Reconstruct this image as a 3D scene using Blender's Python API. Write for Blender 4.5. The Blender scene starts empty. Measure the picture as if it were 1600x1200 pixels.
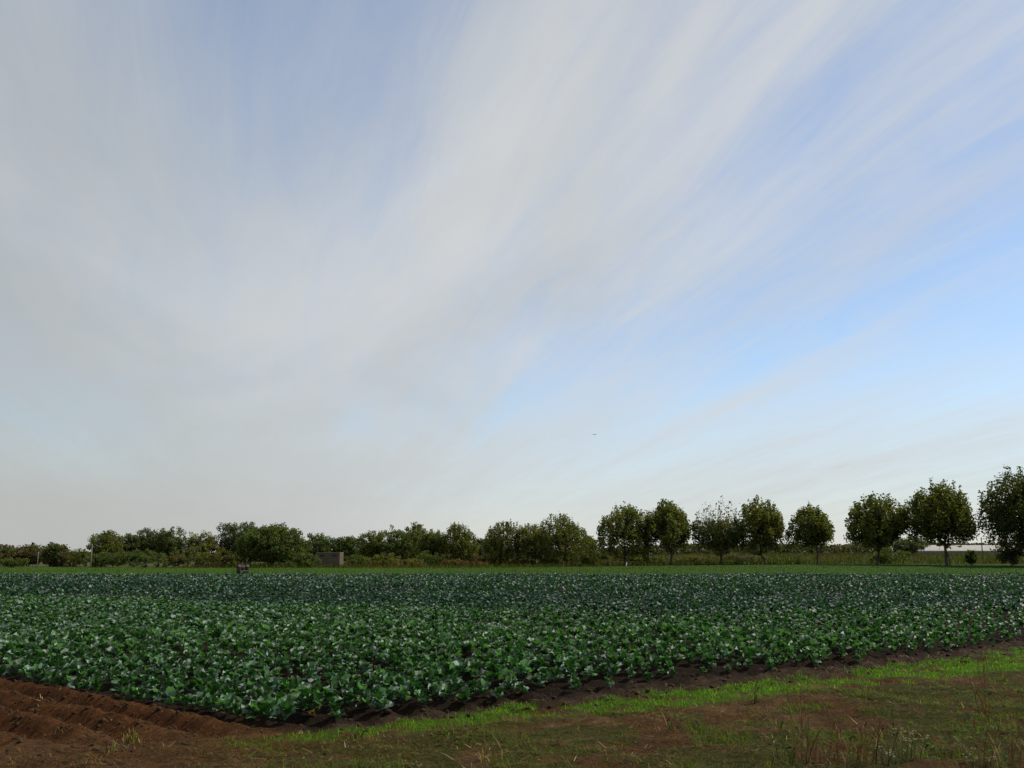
import bpy, math
import numpy as np

# ------------------------------------------------------------------ camera
scene = bpy.context.scene
FPX, CAM_H, HORIZON = 1550.0, 1.8, 866.0          # focal length in px of a 1600 px wide frame, eye height, horizon row
TILT = math.atan((HORIZON - 600.0) / FPX)
cam_data = bpy.data.cameras.new("camera")
cam_data.sensor_width = 36.0
cam_data.lens = 36.0 * FPX / 1600.0
cam_data.clip_start = 0.1
cam_data.clip_end = 12000.0
cam = bpy.data.objects.new("camera", cam_data)
scene.collection.objects.link(cam)
cam.location = (0, 0, CAM_H)
cam.rotation_euler = (math.radians(90) + TILT, 0, 0)
scene.camera = cam

# ------------------------------------------------------------------ sky, sun, exposure
SUN_AZ, SUN_EL = math.radians(74), math.radians(47)   # azimuth to the right of the view direction
world = bpy.data.worlds.new("World")
scene.world = world
world.use_nodes = True
wn, wl = world.node_tree.nodes, world.node_tree.links
wn.clear()


def wnode(t, **kw):
    n = wn.new(t)
    for k, v in kw.items():
        setattr(n, k, v)
    return n


def wmath(op, a, b=None, clamp=False):
    n = wnode("ShaderNodeMath", operation=op, use_clamp=clamp)
    for i, v in enumerate((a, b)):
        if v is None:
            continue
        if isinstance(v, (int, float)):
            n.inputs[i].default_value = v
        else:
            wl.new(v, n.inputs[i])
    return n.outputs[0]


def wrange(v, a, b, c=0.0, d=1.0):
    n = wnode("ShaderNodeMapRange", interpolation_type="SMOOTHSTEP")
    wl.new(v, n.inputs["Value"])
    for k, x in (("From Min", a), ("From Max", b), ("To Min", c), ("To Max", d)):
        n.inputs[k].default_value = x
    return n.outputs[0]


SKY_STRENGTH = 0.150
sky = wnode("ShaderNodeTexSky", sky_type="NISHITA", sun_disc=False)
sky.sun_elevation = SUN_EL
sky.sun_rotation = SUN_AZ
sky.altitude = 50
sky.air_density = 1.0
sky.dust_density = 0.15
sky.ozone_density = 3.0
tc = wnode("ShaderNodeTexCoord")
sep = wnode("ShaderNodeSeparateXYZ")
wl.new(tc.outputs["Generated"], sep.inputs[0])
zz = wmath("ADD", wmath("MAXIMUM", sep.outputs[2], 0.0), 0.10)
px_ = wmath("DIVIDE", sep.outputs[0], zz)
py_ = wmath("DIVIDE", sep.outputs[1], zz)
VPA = math.radians(-15)                                # the cirrus bands run towards this azimuth
al = wmath("ADD", wmath("MULTIPLY", px_, math.sin(VPA)), wmath("MULTIPLY", py_, math.cos(VPA)))
ac = wmath("SUBTRACT", wmath("MULTIPLY", px_, math.cos(VPA)), wmath("MULTIPLY", py_, math.sin(VPA)))


def cloud_noise(sa, sc, off, detail, rough, dist):
    cb = wnode("ShaderNodeCombineXYZ")
    wl.new(wmath("MULTIPLY", al, sa), cb.inputs[0])
    wl.new(wmath("MULTIPLY", ac, sc), cb.inputs[1])
    cb.inputs[2].default_value = off
    n = wnode("ShaderNodeTexNoise")
    n.inputs["Scale"].default_value = 1.0
    n.inputs["Detail"].default_value = detail
    n.inputs["Roughness"].default_value = rough
    n.inputs["Distortion"].default_value = dist
    wl.new(cb.outputs[0], n.inputs["Vector"])
    return n.outputs["Fac"]


broad = cloud_noise(0.40, 0.95, 3.7, 3.0, 0.5, 0.6)
streak = cloud_noise(0.30, 5.2, 8.1, 8.0, 0.60, 0.45)
wisp = cloud_noise(1.5, 8.5, 1.3, 10.0, 0.66, 0.8)


def gauss(ca, cc, wa, wc):
    """a soft patch of the cloud sheet: centre and half-widths along and across the bands"""
    u = wmath("DIVIDE", wmath("SUBTRACT", al, ca), wa)
    v = wmath("DIVIDE", wmath("SUBTRACT", ac, cc), wc)
    r2 = wmath("ADD", wmath("MULTIPLY", u, u), wmath("MULTIPLY", v, v))
    return wmath("POWER", 2.718, wmath("MULTIPLY", r2, -1.0))


# a thick veil over the left and middle of the view, clearer openings upper left and to the right
wob = wmath("ADD", wmath("MULTIPLY", wmath("SUBTRACT", broad, 0.5), 0.60),
            wmath("MULTIPLY", wmath("MULTIPLY", wmath("SUBTRACT", streak, 0.5), wrange(ac, 0.0, 0.7, 0.25, 1.0)), 0.58))
wob = wmath("ADD", wob, wmath("MULTIPLY", wmath("SUBTRACT", wisp, 0.5), wrange(ac, 0.0, 0.7, 0.36, 0.64)))
wob = wmath("MULTIPLY", wob, wrange(al, 4.0, 8.0, 1.0, 0.5))
cov = wmath("ADD", 0.41, wob)
cov = wmath("ADD", cov, wrange(ac, 0.30, 1.9, 0.32, -0.14))
cov = wmath("ADD", cov, wrange(al, 1.6, 3.5, 0.0, 0.09))
for (ca_, cc_, wa_, wc_, k_) in ((1.15, 0.02, 0.75, 0.36, -0.44), (1.7, 0.46, 0.9, 0.10, 0.22), (1.3, 0.66, 0.6, 0.03, 0.14), (1.2, 0.83, 0.7, 0.05, 0.26),
                                 (3.9, 1.05, 0.9, 0.14, -0.22), (3.4, 1.90, 1.1, 0.10, 0.22), (4.6, 3.1, 1.6, 0.16, 0.25), (2.4, 2.0, 0.9, 0.6, -0.20), (5.0, -0.8, 1.2, 0.5, -0.25), (4.4, 0.45, 0.5, 0.12, -0.2), (2.35, 0.85, 0.5, 0.3, 0.2)):
    cov = wmath("ADD", cov, wmath("MULTIPLY", gauss(ca_, cc_, wa_, wc_), k_))
cov = wrange(cov, -0.15, 1.05, 0.0, 0.97)
haze_low = wrange(sep.outputs[2], 0.0, 0.22, 0.70, 0.0)
cov = wmath("SUBTRACT", 1.0, wmath("MULTIPLY", wmath("SUBTRACT", 1.0, cov), wmath("SUBTRACT", 1.0, haze_low)))
mix = wnode("ShaderNodeMix", data_type="RGBA")
wl.new(cov, mix.inputs["Factor"])
wl.new(sky.outputs[0], mix.inputs["A"])
# thin parts of the veil are bright, thick parts greyer
thick = cloud_noise(0.5, 1.1, 12.4, 4.0, 0.55, 0.8)
cmix = wnode("ShaderNodeMix", data_type="RGBA")
tfac = wrange(wmath("ADD", wmath("ADD", 0.5, wmath("MULTIPLY", wmath("SUBTRACT", thick, 0.5), wrange(al, 2.5, 6.0, 0.45, 0.1))), wmath("MULTIPLY", wmath("MINIMUM", ac, 2.0), 0.13)), 0.28, 0.80)
wl.new(wmath("MULTIPLY", tfac, wrange(sep.outputs[2], 0.0, 0.22, 0.55, 1.0)), cmix.inputs["Factor"])
for key_, (cr, cg, cb_) in (("A", (0.465, 0.480, 0.466)), ("B", (0.690, 0.706, 0.722))):
    cmix.inputs[key_].default_value = (cr / SKY_STRENGTH, cg / SKY_STRENGTH, cb_ / SKY_STRENGTH, 1)
wl.new(cmix.outputs["Result"], mix.inputs["B"])
bg = wnode("ShaderNodeBackground")
bg.inputs["Strength"].default_value = SKY_STRENGTH
wl.new(mix.outputs["Result"], bg.inputs["Color"])
wo = wnode("ShaderNodeOutputWorld")
wl.new(bg.outputs[0], wo.inputs["Surface"])

sun_data = bpy.data.lights.new("sun", "SUN")
sun_data.energy = 4.8
sun_data.angle = math.radians(0.6)
sun_data.color = (1.0, 0.93, 0.82)
sun = bpy.data.objects.new("sun", sun_data)
scene.collection.objects.link(sun)
sun.rotation_euler = (math.radians(90) - SUN_EL, 0, -SUN_AZ + math.radians(180))
sun.location = (30, 30, 60)

scene.view_settings.view_transform = "Standard"
scene.view_settings.look = "None"
scene.view_settings.gamma = 1.0
scene.view_settings.exposure = 0.0
scene.view_settings.use_curve_mapping = False
scene.cycles.max_bounces = 6
scene.cycles.transparent_max_bounces = 8

# ------------------------------------------------------------------ helpers
C = scene.collection
RNG = np.random.default_rng(11)


def ray(u, v):
    dx, dy = (u - 800.0) / FPX, -(v - 600.0) / FPX
    return dx, math.cos(TILT) - dy * math.sin(TILT), math.sin(TILT) + dy * math.cos(TILT)


def at(u, v, dist):
    """point seen at photo pixel (u, v) standing dist metres ahead"""
    dx, fy, fz = ray(u, v)
    k = dist / fy
    return dx * k, dist, CAM_H + fz * k


def sstep(a, b, x):
    t = np.clip((np.asarray(x, float) - a) / (b - a), 0, 1)
    return t * t * (3 - 2 * t)


def _hash(ix, iy, seed):
    h = (ix.astype(np.int64) * 374761393 + iy.astype(np.int64) * 668265263 + seed * 974711) & 0xFFFFFFFF
    h = ((h ^ (h >> 13)) * 1274126177) & 0xFFFFFFFF
    h = h ^ (h >> 16)
    return (h & 0xFFFFFF) / float(0xFFFFFF)


def vnoise(x, y, seed=0):
    x, y = np.asarray(x, float), np.asarray(y, float)
    ix, iy = np.floor(x), np.floor(y)
    fx, fy = x - ix, y - iy
    fx, fy = fx * fx * (3 - 2 * fx), fy * fy * (3 - 2 * fy)
    a, b = _hash(ix, iy, seed), _hash(ix + 1, iy, seed)
    c, d = _hash(ix, iy + 1, seed), _hash(ix + 1, iy + 1, seed)
    return (a * (1 - fx) + b * fx) * (1 - fy) + (c * (1 - fx) + d * fx) * fy


def fbm(x, y, seed=0, octaves=4, gain=0.5):
    s, amp, tot = 0.0, 1.0, 0.0
    for o in range(octaves):
        s = s + amp * vnoise(x * 2 ** o + 13.7 * o, y * 2 ** o - 7.1 * o, seed + o)
        tot += amp
        amp *= gain
    return s / tot


def mesh_np(name, V, quads=None, tris=None, col=None, smooth=False, mats=(), flat=False):
    me = bpy.data.meshes.new(name)
    V = np.ascontiguousarray(V, np.float32)
    me.vertices.add(len(V))
    me.vertices.foreach_set("co", V.ravel())
    parts, sizes = [], []
    if quads is not None and len(quads):
        parts.append(np.asarray(quads, np.int32).ravel())
        sizes.append(np.full(len(quads), 4, np.int32))
    if tris is not None and len(tris):
        parts.append(np.asarray(tris, np.int32).ravel())
        sizes.append(np.full(len(tris), 3, np.int32))
    loops, sizes = np.concatenate(parts), np.concatenate(sizes)
    me.loops.add(len(loops))
    me.loops.foreach_set("vertex_index", loops)
    me.polygons.add(len(sizes))
    starts = np.concatenate(([0], np.cumsum(sizes)[:-1])).astype(np.int32)
    me.polygons.foreach_set("loop_start", starts)
    if smooth:
        me.polygons.foreach_set("use_smooth", np.ones(len(sizes), bool))
    elif flat:
        me.polygons.foreach_set("use_smooth", np.zeros(len(sizes), bool))
    me.update(calc_edges=True)
    me.validate()
    if col is not None:
        a = me.color_attributes.new("Col", "FLOAT_COLOR", "POINT")
        rgba = np.ones((len(V), 4), np.float32)
        rgba[:, :3] = col
        a.data.foreach_set("color", rgba.ravel())
    for m in mats:
        me.materials.append(m)
    return me


def obj(name, me, parent=None, loc=(0, 0, 0), rot=(0, 0, 0), **props):
    o = bpy.data.objects.new(name, me)
    C.objects.link(o)
    o.location = loc
    o.rotation_euler = rot
    if parent is not None:
        o.parent = parent
    for k, v in props.items():
        o[k] = v
    return o


class MB:
    """collects boxes, tubes, lathes ... for ONE mesh"""

    def __init__(self):
        self.V, self.Q, self.T, self.n = [], [], [], 0

    def add(self, V, Q=None, T=None):
        V = np.asarray(V, float)
        self.V.append(V)
        if Q is not None and len(Q):
            self.Q.append(np.asarray(Q, int) + self.n)
        if T is not None and len(T):
            self.T.append(np.asarray(T, int) + self.n)
        self.n += len(V)
        return self

    def box(self, x0, x1, y0, y1, z0, z1, bev=0.0):
        b = bev
        if b <= 0:
            V = [(x, y, z) for z in (z0, z1) for y in (y0, y1) for x in (x0, x1)]
            return self.add(V, [(0, 2, 3, 1), (4, 5, 7, 6), (0, 1, 5, 4), (2, 6, 7, 3), (0, 4, 6, 2), (1, 3, 7, 5)])
        rings = []
        for z, i in ((z0, b), (z0 + b, 0), (z1 - b, 0), (z1, b)):
            rings.append([(x0 + i + b, y0 + i, z), (x1 - i - b, y0 + i, z), (x1 - i, y0 + i + b, z), (x1 - i, y1 - i - b, z),
                          (x1 - i - b, y1 - i, z), (x0 + i + b, y1 - i, z), (x0 + i, y1 - i - b, z), (x0 + i, y0 + i + b, z)])
        V = [p for r in rings for p in r]
        Q = [(r * 8 + k, r * 8 + (k + 1) % 8, (r + 1) * 8 + (k + 1) % 8, (r + 1) * 8 + k) for r in range(3) for k in range(8)]
        T = []
        for base, flip in ((0, True), (24, False)):
            for k in range(1, 7):
                t = (base, base + k, base + k + 1)
                T.append(t[::-1] if flip else t)
        return self.add(V, Q, T)

    def tube(self, P, R, sides=6, cap=True):
        P = np.asarray(P, float)
        R = np.broadcast_to(np.asarray(R, float), (len(P),))
        d = np.gradient(P, axis=0)
        d /= np.linalg.norm(d, axis=1)[:, None] + 1e-9
        up = np.array([0.0, 0.0, 1.0]) if abs(d[0][2]) < 0.9 else np.array([1.0, 0.0, 0.0])
        a = np.cross(d, up)
        a /= np.linalg.norm(a, axis=1)[:, None] + 1e-9
        b = np.cross(d, a)
        th = np.arange(sides) * 2 * math.pi / sides
        V = P[:, None] + R[:, None, None] * (np.cos(th)[None, :, None] * a[:, None] + np.sin(th)[None, :, None] * b[:, None])
        V = V.reshape(-1, 3)
        Q = [(i * sides + k, i * sides + (k + 1) % sides, (i + 1) * sides + (k + 1) % sides, (i + 1) * sides + k)
             for i in range(len(P) - 1) for k in range(sides)]
        T = []
        if cap:
            m = (len(P) - 1) * sides
            T = [(0, k + 1, k) for k in range(1, sides - 1)] + [(m, m + k, m + k + 1) for k in range(1, sides - 1)]
        return self.add(V, Q, T)

    def mesh(self, name, mat, smooth=False, col=None):
        return mesh_np(name, np.concatenate(self.V), np.concatenate(self.Q) if self.Q else None,
                       np.concatenate(self.T) if self.T else None, col=col, smooth=smooth, mats=[mat], flat=not smooth)

    def build(self, name, mat, parent=None, smooth=False, **kw):
        return obj(name, self.mesh(name, mat, smooth), parent, **kw)


# ------------------------------------------------------------------ materials
def new_mat(name):
    m = bpy.data.materials.new(name)
    m.use_nodes = True
    nt = m.node_tree
    b = nt.nodes["Principled BSDF"]
    return m, nt, b


def plain(name, color, rough=0.7, metal=0.0, var=0.25, scale=6.0, bump=0.0, spec=0.4):
    m, nt, b = new_mat(name)
    n = nt.nodes.new("ShaderNodeTexNoise")
    n.inputs["Scale"].default_value = scale
    n.inputs["Detail"].default_value = 6
    tcn = nt.nodes.new("ShaderNodeTexCoord")
    nt.links.new(tcn.outputs["Object"], n.inputs["Vector"])
    r = nt.nodes.new("ShaderNodeValToRGB")
    c = np.array(color)
    r.color_ramp.elements[0].position = 0.25
    r.color_ramp.elements[1].position = 0.75
    r.color_ramp.elements[0].color = (*(c * (1 - var)), 1)
    r.color_ramp.elements[1].color = (*np.clip(c * (1 + var), 0, 1), 1)
    nt.links.new(n.outputs["Fac"], r.inputs[0])
    nt.links.new(r.outputs[0], b.inputs["Base Color"])
    b.inputs["Roughness"].default_value = rough
    b.inputs["Metallic"].default_value = metal
    b.inputs["Specular IOR Level"].default_value = spec
    if bump:
        bn = nt.nodes.new("ShaderNodeBump")
        bn.inputs["Strength"].default_value = bump
        nt.links.new(n.outputs["Fac"], bn.inputs["Height"])
        nt.links.new(bn.outputs[0], b.inputs["Normal"])
    return m


def leafy(name, rough=0.5, spec=0.4, trans=0.3, tmul=(1.3, 1.6, 0.6), bump=0.0):
    """leaf colour from the mesh's own per-leaf colours; light also passes through the blade"""
    m, nt, b = new_mat(name)
    at_ = nt.nodes.new("ShaderNodeAttribute")
    at_.attribute_name = "Col"
    nt.links.new(at_.outputs["Color"], b.inputs["Base Color"])
    b.inputs["Roughness"].default_value = rough
    b.inputs["Specular IOR Level"].default_value = spec
    tr = nt.nodes.new("ShaderNodeBsdfTranslucent")
    mul = nt.nodes.new("ShaderNodeMix")
    mul.data_type = "RGBA"
    mul.blend_type = "MULTIPLY"
    mul.inputs["Factor"].default_value = 1.0
    nt.links.new(at_.outputs["Color"], mul.inputs["A"])
    mul.inputs["B"].default_value = (*tmul, 1)
    nt.links.new(mul.outputs["Result"], tr.inputs["Color"])
    if bump:                                            # blistered, veined blade
        geo = nt.nodes.new("ShaderNodeNewGeometry")
        nz = nt.nodes.new("ShaderNodeTexNoise")
        nz.inputs["Scale"].default_value = 34
        nz.inputs["Detail"].default_value = 3
        nt.links.new(geo.outputs["Position"], nz.inputs["Vector"])
        bn = nt.nodes.new("ShaderNodeBump")
        bn.inputs["Strength"].default_value = bump
        bn.inputs["Distance"].default_value = 0.03
        nt.links.new(nz.outputs["Fac"], bn.inputs["Height"])
        nt.links.new(bn.outputs[0], b.inputs["Normal"])
    ms = nt.nodes.new("ShaderNodeMixShader")
    ms.inputs[0].default_value = trans
    nt.links.new(b.outputs[0], ms.inputs[1])
    nt.links.new(tr.outputs[0], ms.inputs[2])
    nt.links.new(ms.outputs[0], nt.nodes["Material Output"].inputs["Surface"])
    return m


def ground_material():
    m, nt, b = new_mat("ground_earth")
    at_ = nt.nodes.new("ShaderNodeAttribute")
    at_.attribute_name = "Col"
    geo = nt.nodes.new("ShaderNodeNewGeometry")
    n1 = nt.nodes.new("ShaderNodeTexNoise")
    n1.inputs["Scale"].default_value = 17
    n1.inputs["Detail"].default_value = 9
    n1.inputs["Roughness"].default_value = 0.78
    nt.links.new(geo.outputs["Position"], n1.inputs["Vector"])
    mr = nt.nodes.new("ShaderNodeMapRange")
    mr.inputs["From Min"].default_value = 0.32
    mr.inputs["From Max"].default_value = 0.70
    mr.inputs["To Min"].default_value = 0.25
    mr.inputs["To Max"].default_value = 1.9
    nt.links.new(n1.outputs["Fac"], mr.inputs["Value"])
    mul = nt.nodes.new("ShaderNodeMix")
    mul.data_type = "RGBA"
    mul.blend_type = "MULTIPLY"
    mul.inputs["Factor"].default_value = 1.0
    nt.links.new(at_.outputs["Color"], mul.inputs["A"])
    nt.links.new(mr.outputs[0], mul.inputs["B"])
    nt.links.new(mul.outputs["Result"], b.inputs["Base Color"])
    b.inputs["Roughness"].default_value = 0.92
    b.inputs["Specular IOR Level"].default_value = 0.05
    bn = nt.nodes.new("ShaderNodeBump")
    bn.inputs["Strength"].default_value = 1.0
    bn.inputs["Distance"].default_value = 0.11
    nt.links.new(n1.outputs["Fac"], bn.inputs["Height"])
    nt.links.new(bn.outputs[0], b.inputs["Normal"])
    return m


M_GROUND = ground_material()
M_TREE = leafy("tree_leaves", 0.6, 0.2, 0.42, (1.5, 1.5, 0.45))
M_CAB = leafy("cabbage_leaf", 0.52, 0.45, 0.24, (0.9, 1.8, 0.2), bump=0.30)
M_YELLOW = leafy("yellowed_leaf", 0.5, 0.4, 0.35, (1.4, 1.1, 0.4))
M_GRASS = leafy("grass_blade", 0.65, 0.08, 0.42, (1.3, 1.5, 0.4))
M_STRAW = leafy("dry_straw", 0.75, 0.12, 0.15, (1.0, 0.9, 0.6))
M_BARK = plain("bark", (0.075, 0.06, 0.045), 0.9, var=0.5, scale=9, bump=0.4, spec=0.1)
M_CLOD = plain("soil_clod", (0.034, 0.021, 0.012), 0.95, var=0.45, scale=30, bump=0.5, spec=0.1)

# ------------------------------------------------------------------ lay of the land
CORNER = np.array([-2.47, 11.11])                      # where the crop's side row meets the headland
ROWDIR = np.array([-0.777, 0.629])                     # the crop rows and furrows run this way
HEADDIR = np.array([0.790, 0.613])                     # the row ends line up along this
NL = np.array([-0.629, -0.777])                        # out of the crop, over the furrows
NH = np.array([0.613, -0.790])                         # out of the crop, over the headland


def coords(x, y):
    rx, ry = x - CORNER[0], y - CORNER[1]
    q = rx * NL[0] + ry * NL[1]                        # > 0 left of the side row
    s = rx * NH[0] + ry * NH[1]                        # > 0 in front of the row ends
    t = rx * HEADDIR[0] + ry * HEADDIR[1]
    r = rx * ROWDIR[0] + ry * ROWDIR[1]
    return q, s, t, r


CROP_END = 83.0
PITCH = 0.56                                           # row spacing


def rise(x, y):
    return (0.55 * sstep(90, 134, y) * sstep(-10, 45, x) + 1.15 * sstep(136, 220, y) * sstep(5, 50, x)
            + 0.5 * sstep(140, 220, y) * sstep(-60, 0, x) * (1 - sstep(5, 50, x)) + 1.7 * sstep(262, 420, y))


def headwave(t):
    return 0.35 * (vnoise(t * 0.45, t * 0, 5) - 0.5) + 0.25 * (vnoise(t * 1.7, t * 0, 6) - 0.5)


def masks(x, y):
    q, s, t, r = coords(x, y)
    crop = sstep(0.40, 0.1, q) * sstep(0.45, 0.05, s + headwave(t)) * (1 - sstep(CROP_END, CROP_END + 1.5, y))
    furrow = sstep(0.05, 0.45, q) * sstep(-0.6, 1.4, r - 0.5 * (q - 1.0)) * (1 - sstep(30, 60, y))
    n = fbm(x * 0.8, y * 0.8, 21)
    n2 = fbm(x * 2.6, y * 2.6, 25)
    c = 0.92 + 0.070 * t
    w = 0.36 + 0.055 * np.clip(t, 0, 40)
    strip = sstep(1.0, 0.45, np.abs(s + 0.7 * (n2 - 0.5) + 0.5 * (n - 0.5) - c) / w) * sstep(0.30, 0.46, n2) * sstep(-1.2, 0.8, t + (n - 0.5) * 2)
    rough = sstep(0.44, 0.53, 0.5 * n + 0.5 * n2) * sstep(0.8, 1.6, s - 0.07 * t) * sstep(-2.6, 0.6, t + 0.9 * (s - 1.5))
    far = sstep(CROP_END - 0.5, CROP_END + 1.5, y)
    return crop, furrow, strip * (1 - crop) * (1 - far), rough * (1 - far), far


def ground_z(x, y, fine=True):
    x, y = np.asarray(x, float), np.asarray(y, float)
    q, s, t, r = coords(x, y)
    crop, furrow, strip, rough, far = masks(x, y)
    z = rise(x, y)
    near = 1 - sstep(26, 42, y)
    bend = 0.14 * (vnoise(r * 0.5, q * 0.3, 31) - 0.5) + 0.07 * (vnoise(r * 2.2, q * 2.2, 32) - 0.5)
    z = z + furrow * near * (0.105 * np.cos((q + bend - 0.40) * 2 * math.pi / 0.62) - 0.02)
    z = z + crop * near * 0.045 * np.cos((q - 0.12) * 2 * math.pi / PITCH)
    if fine:
        nn = 1 - sstep(24, 38, y)
        soil = np.clip(1 - strip, 0, 1)
        z = z + nn * 0.07 * (fbm(x * 0.9, y * 0.9, 3, 3) - 0.5) * (1 - crop)
        z = z + nn * (0.03 + (0.11 - 0.05 * furrow) * soil * (1 - crop)) * (fbm(x * 3.6, y * 3.6, 4, 4, 0.65) - 0.5)
        band = sstep(-0.4, 0.2, s) * (1 - sstep(0.7, 1.2, s - 0.05 * t)) * sstep(0.3, -0.3, q)
        z = z + nn * band * 0.16 * (fbm(x * 5, y * 5, 8, 3, 0.65) - 0.45)
    # gentle unevenness far out
    z = z + 0.5 * (fbm(x * 0.012, y * 0.012, 9, 2) - 0.5) * sstep(230, 500, np.hypot(x, y))
    return z


def axis(lo, hi, step, out_lo, out_hi, growth=1.13):
    mid = list(np.arange(lo, hi + 1e-6, step))
    a, st = [], step
    v = lo
    while v > out_lo:
        st *= growth
        v -= st
        a.append(v)
    b, st = [], step
    v = mid[-1]
    while v < out_hi:
        st *= growth
        v += st
        b.append(v)
    return np.array(a[::-1] + mid + b)


gx = axis(-9.0, 11.5, 0.085, -4000, 4000, 1.09)
gy = axis(7.5, 17.0, 0.075, -1500, 6000, 1.07)
GX, GY = np.meshgrid(gx, gy)
GZ = ground_z(GX, GY)
crop, furrow, strip, rough, far = masks(GX, GY)
q_, s_, t_, r_ = coords(GX, GY)
n_a = fbm(GX * 1.3, GY * 1.3, 41, 5)
n_b = fbm(GX * 7, GY * 7, 45, 4)
col = np.zeros(GX.shape + (3,))


def blend(c, mask):
    global col
    m = np.clip(mask, 0, 1)[..., None]
    col = col * (1 - m) + np.array(c) * m


blend((0.080, 0.041, 0.014), np.ones_like(GX))                       # trodden brown earth with dead grass
blend((0.115, 0.068, 0.030), sstep(0.50, 0.68, n_a) * 0.8)           # drier pale patches
blend((0.034, 0.018, 0.008), sstep(0.55, 0.40, n_b) * 0.5)
blend((0.092, 0.037, 0.013), furrow)                                 # reddish ploughed soil
blend((0.048, 0.020, 0.008), furrow * sstep(0.52, 0.40, n_b) * 0.7)
band = sstep(-0.7, -0.1, s_) * (1 - sstep(0.5, 1.0, s_ - 0.05 * t_)) * sstep(0.4, -0.2, q_)
blend((0.034, 0.022, 0.014), band * 0.9)                             # dark crumbly headland soil
blend((0.070, 0.046, 0.030), band * sstep(0.5, 0.62, n_b) * 0.7)
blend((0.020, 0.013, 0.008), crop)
blend((0.034, 0.044, 0.007), rough * 0.7)
blend((0.042, 0.095, 0.005), strip * 0.85)
blend((0.030, 0.062, 0.007), far * (1 - sstep(136, 150, GY)))        # bright green crop strip beyond the cabbages
blend((0.055, 0.060, 0.020), sstep(136, 146, GY) * far)
blend((0.050, 0.060, 0.022), sstep(200, 500, np.hypot(GX, GY)))
ny, nx = GX.shape
idx = np.arange(ny * nx).reshape(ny, nx)
quads = np.stack([idx[:-1, :-1], idx[:-1, 1:], idx[1:, 1:], idx[1:, :-1]], -1).reshape(-1, 4)
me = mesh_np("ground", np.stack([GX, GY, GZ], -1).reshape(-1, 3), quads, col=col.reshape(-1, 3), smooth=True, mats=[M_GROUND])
obj("ground", me, kind="structure", label="brown earth, furrows and headland round the vegetable field")
del GX, GY, GZ, col, crop, furrow, strip, rough, far, q_, s_, t_, r_, n_a, n_b, band, quads


def gz1(x, y, fine=True):
    return float(ground_z(np.array([x]), np.array([y]), fine)[0])


# ------------------------------------------------------------------ blades, slivers, clods (uncountable stuff)
def blades(P, length, width, lean, colors, name, mat, label, category, bend=0.5, az=None, kindprops=None):
    n = len(P)
    if az is None:
        az = RNG.uniform(0, 2 * math.pi, n)
    d = np.stack([np.cos(az), np.sin(az)], -1)
    sd = np.stack([-np.sin(az), np.cos(az), np.zeros(n)], -1)
    lean = np.broadcast_to(lean, (n,))
    L = np.broadcast_to(length, (n,))
    W = np.broadcast_to(width, (n,))[:, None] * 0.5

    def pt(f):
        a = lean * (1 + bend * f * 2)
        h = np.sin(np.clip(a, 0, 1.6)) * f * L
        v = np.cos(np.clip(a, 0, 1.6)) * f * L
        return P + np.concatenate([d * h[:, None], v[:, None]], -1)
    m, tip = pt(0.55), pt(1.0)
    V = np.stack([P - sd * W, P + sd * W, m + sd * W * 0.8, m - sd * W * 0.8, tip], 1).reshape(-1, 3)
    b = np.arange(n)[:, None] * 5
    Q = b + np.array([0, 1, 2, 3])
    T = b + np.array([3, 2, 4])
    me = mesh_np(name, V, Q, T, col=np.repeat(colors, 5, 0), mats=[mat])
    return obj(name, me, kind="stuff", label=label, category=category)


def vary(base, n, amp=0.3, hue=0.15):
    base = np.asarray(base, float)
    c = np.broadcast_to(base, (n, 3)) * (1 + amp * (RNG.random((n, 1)) * 2 - 1))
    return np.clip(c * (1 + hue * (RNG.random((n, 3)) * 2 - 1)), 0.002, 1)


def scatter(n, x0, x1, y0, y1, weight, view=True):
    x, y = RNG.uniform(x0, x1, n), RNG.uniform(y0, y1, n)
    keep = RNG.random(n) < weight(x, y)
    if view:
        keep &= (np.abs(x) < y * 0.60 + 2.0)
    x, y = x[keep], y[keep]
    return np.stack([x, y, ground_z(x, y) - 0.004], -1)


def on_view(P):
    return np.abs(P[:, 0]) < P[:, 1] * 0.6 + 2


# bright short grass strip along the headland
P = scatter(620000, -4, 24, 8, 32, lambda x, y: masks(x, y)[2] * np.clip(16.0 / y, 0.25, 1) * 0.85)
n = len(P)
scale_ = np.clip(P[:, 1] / 14, 0.8, 2.5)
cl = vary((0.105, 0.225, 0.005), n, 0.45, 0.28)
dry = RNG.random(n) < 0.08
cl[dry] = vary((0.13, 0.11, 0.045), dry.sum(), 0.3)
blades(P, RNG.uniform(0.03, 0.085, n), 0.007 * scale_, RNG.uniform(0.1, 0.9, n), cl, "grass", M_GRASS,
       "short bright green grass strip along the edge of the dark soil", "grass")

# rough patchy grass on the track in front
P = scatter(640000, -7, 20, 6.0, 28, lambda x, y: masks(x, y)[3] * np.clip(12.0 / y, 0.25, 1) * 0.95)
n = len(P)
scale_ = np.clip(P[:, 1] / 12, 0.7, 2.5)
tall = fbm(P[:, 0] * 1.5, P[:, 1] * 1.5, 77, 3)
cl = vary((0.066, 0.108, 0.007), n, 0.55, 0.32)
dry = RNG.random(n) < 0.22
cl[dry] = vary((0.13, 0.085, 0.035), dry.sum(), 0.4)
blades(P, RNG.uniform(0.02, 0.09, n) * (0.45 + 2.4 * sstep(0.45, 0.75, tall)), 0.0055 * scale_, RNG.uniform(0.3, 1.2, n), cl, "grass",
       M_GRASS, "patchy dull green grass over the brown trodden ground in front", "grass")

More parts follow.
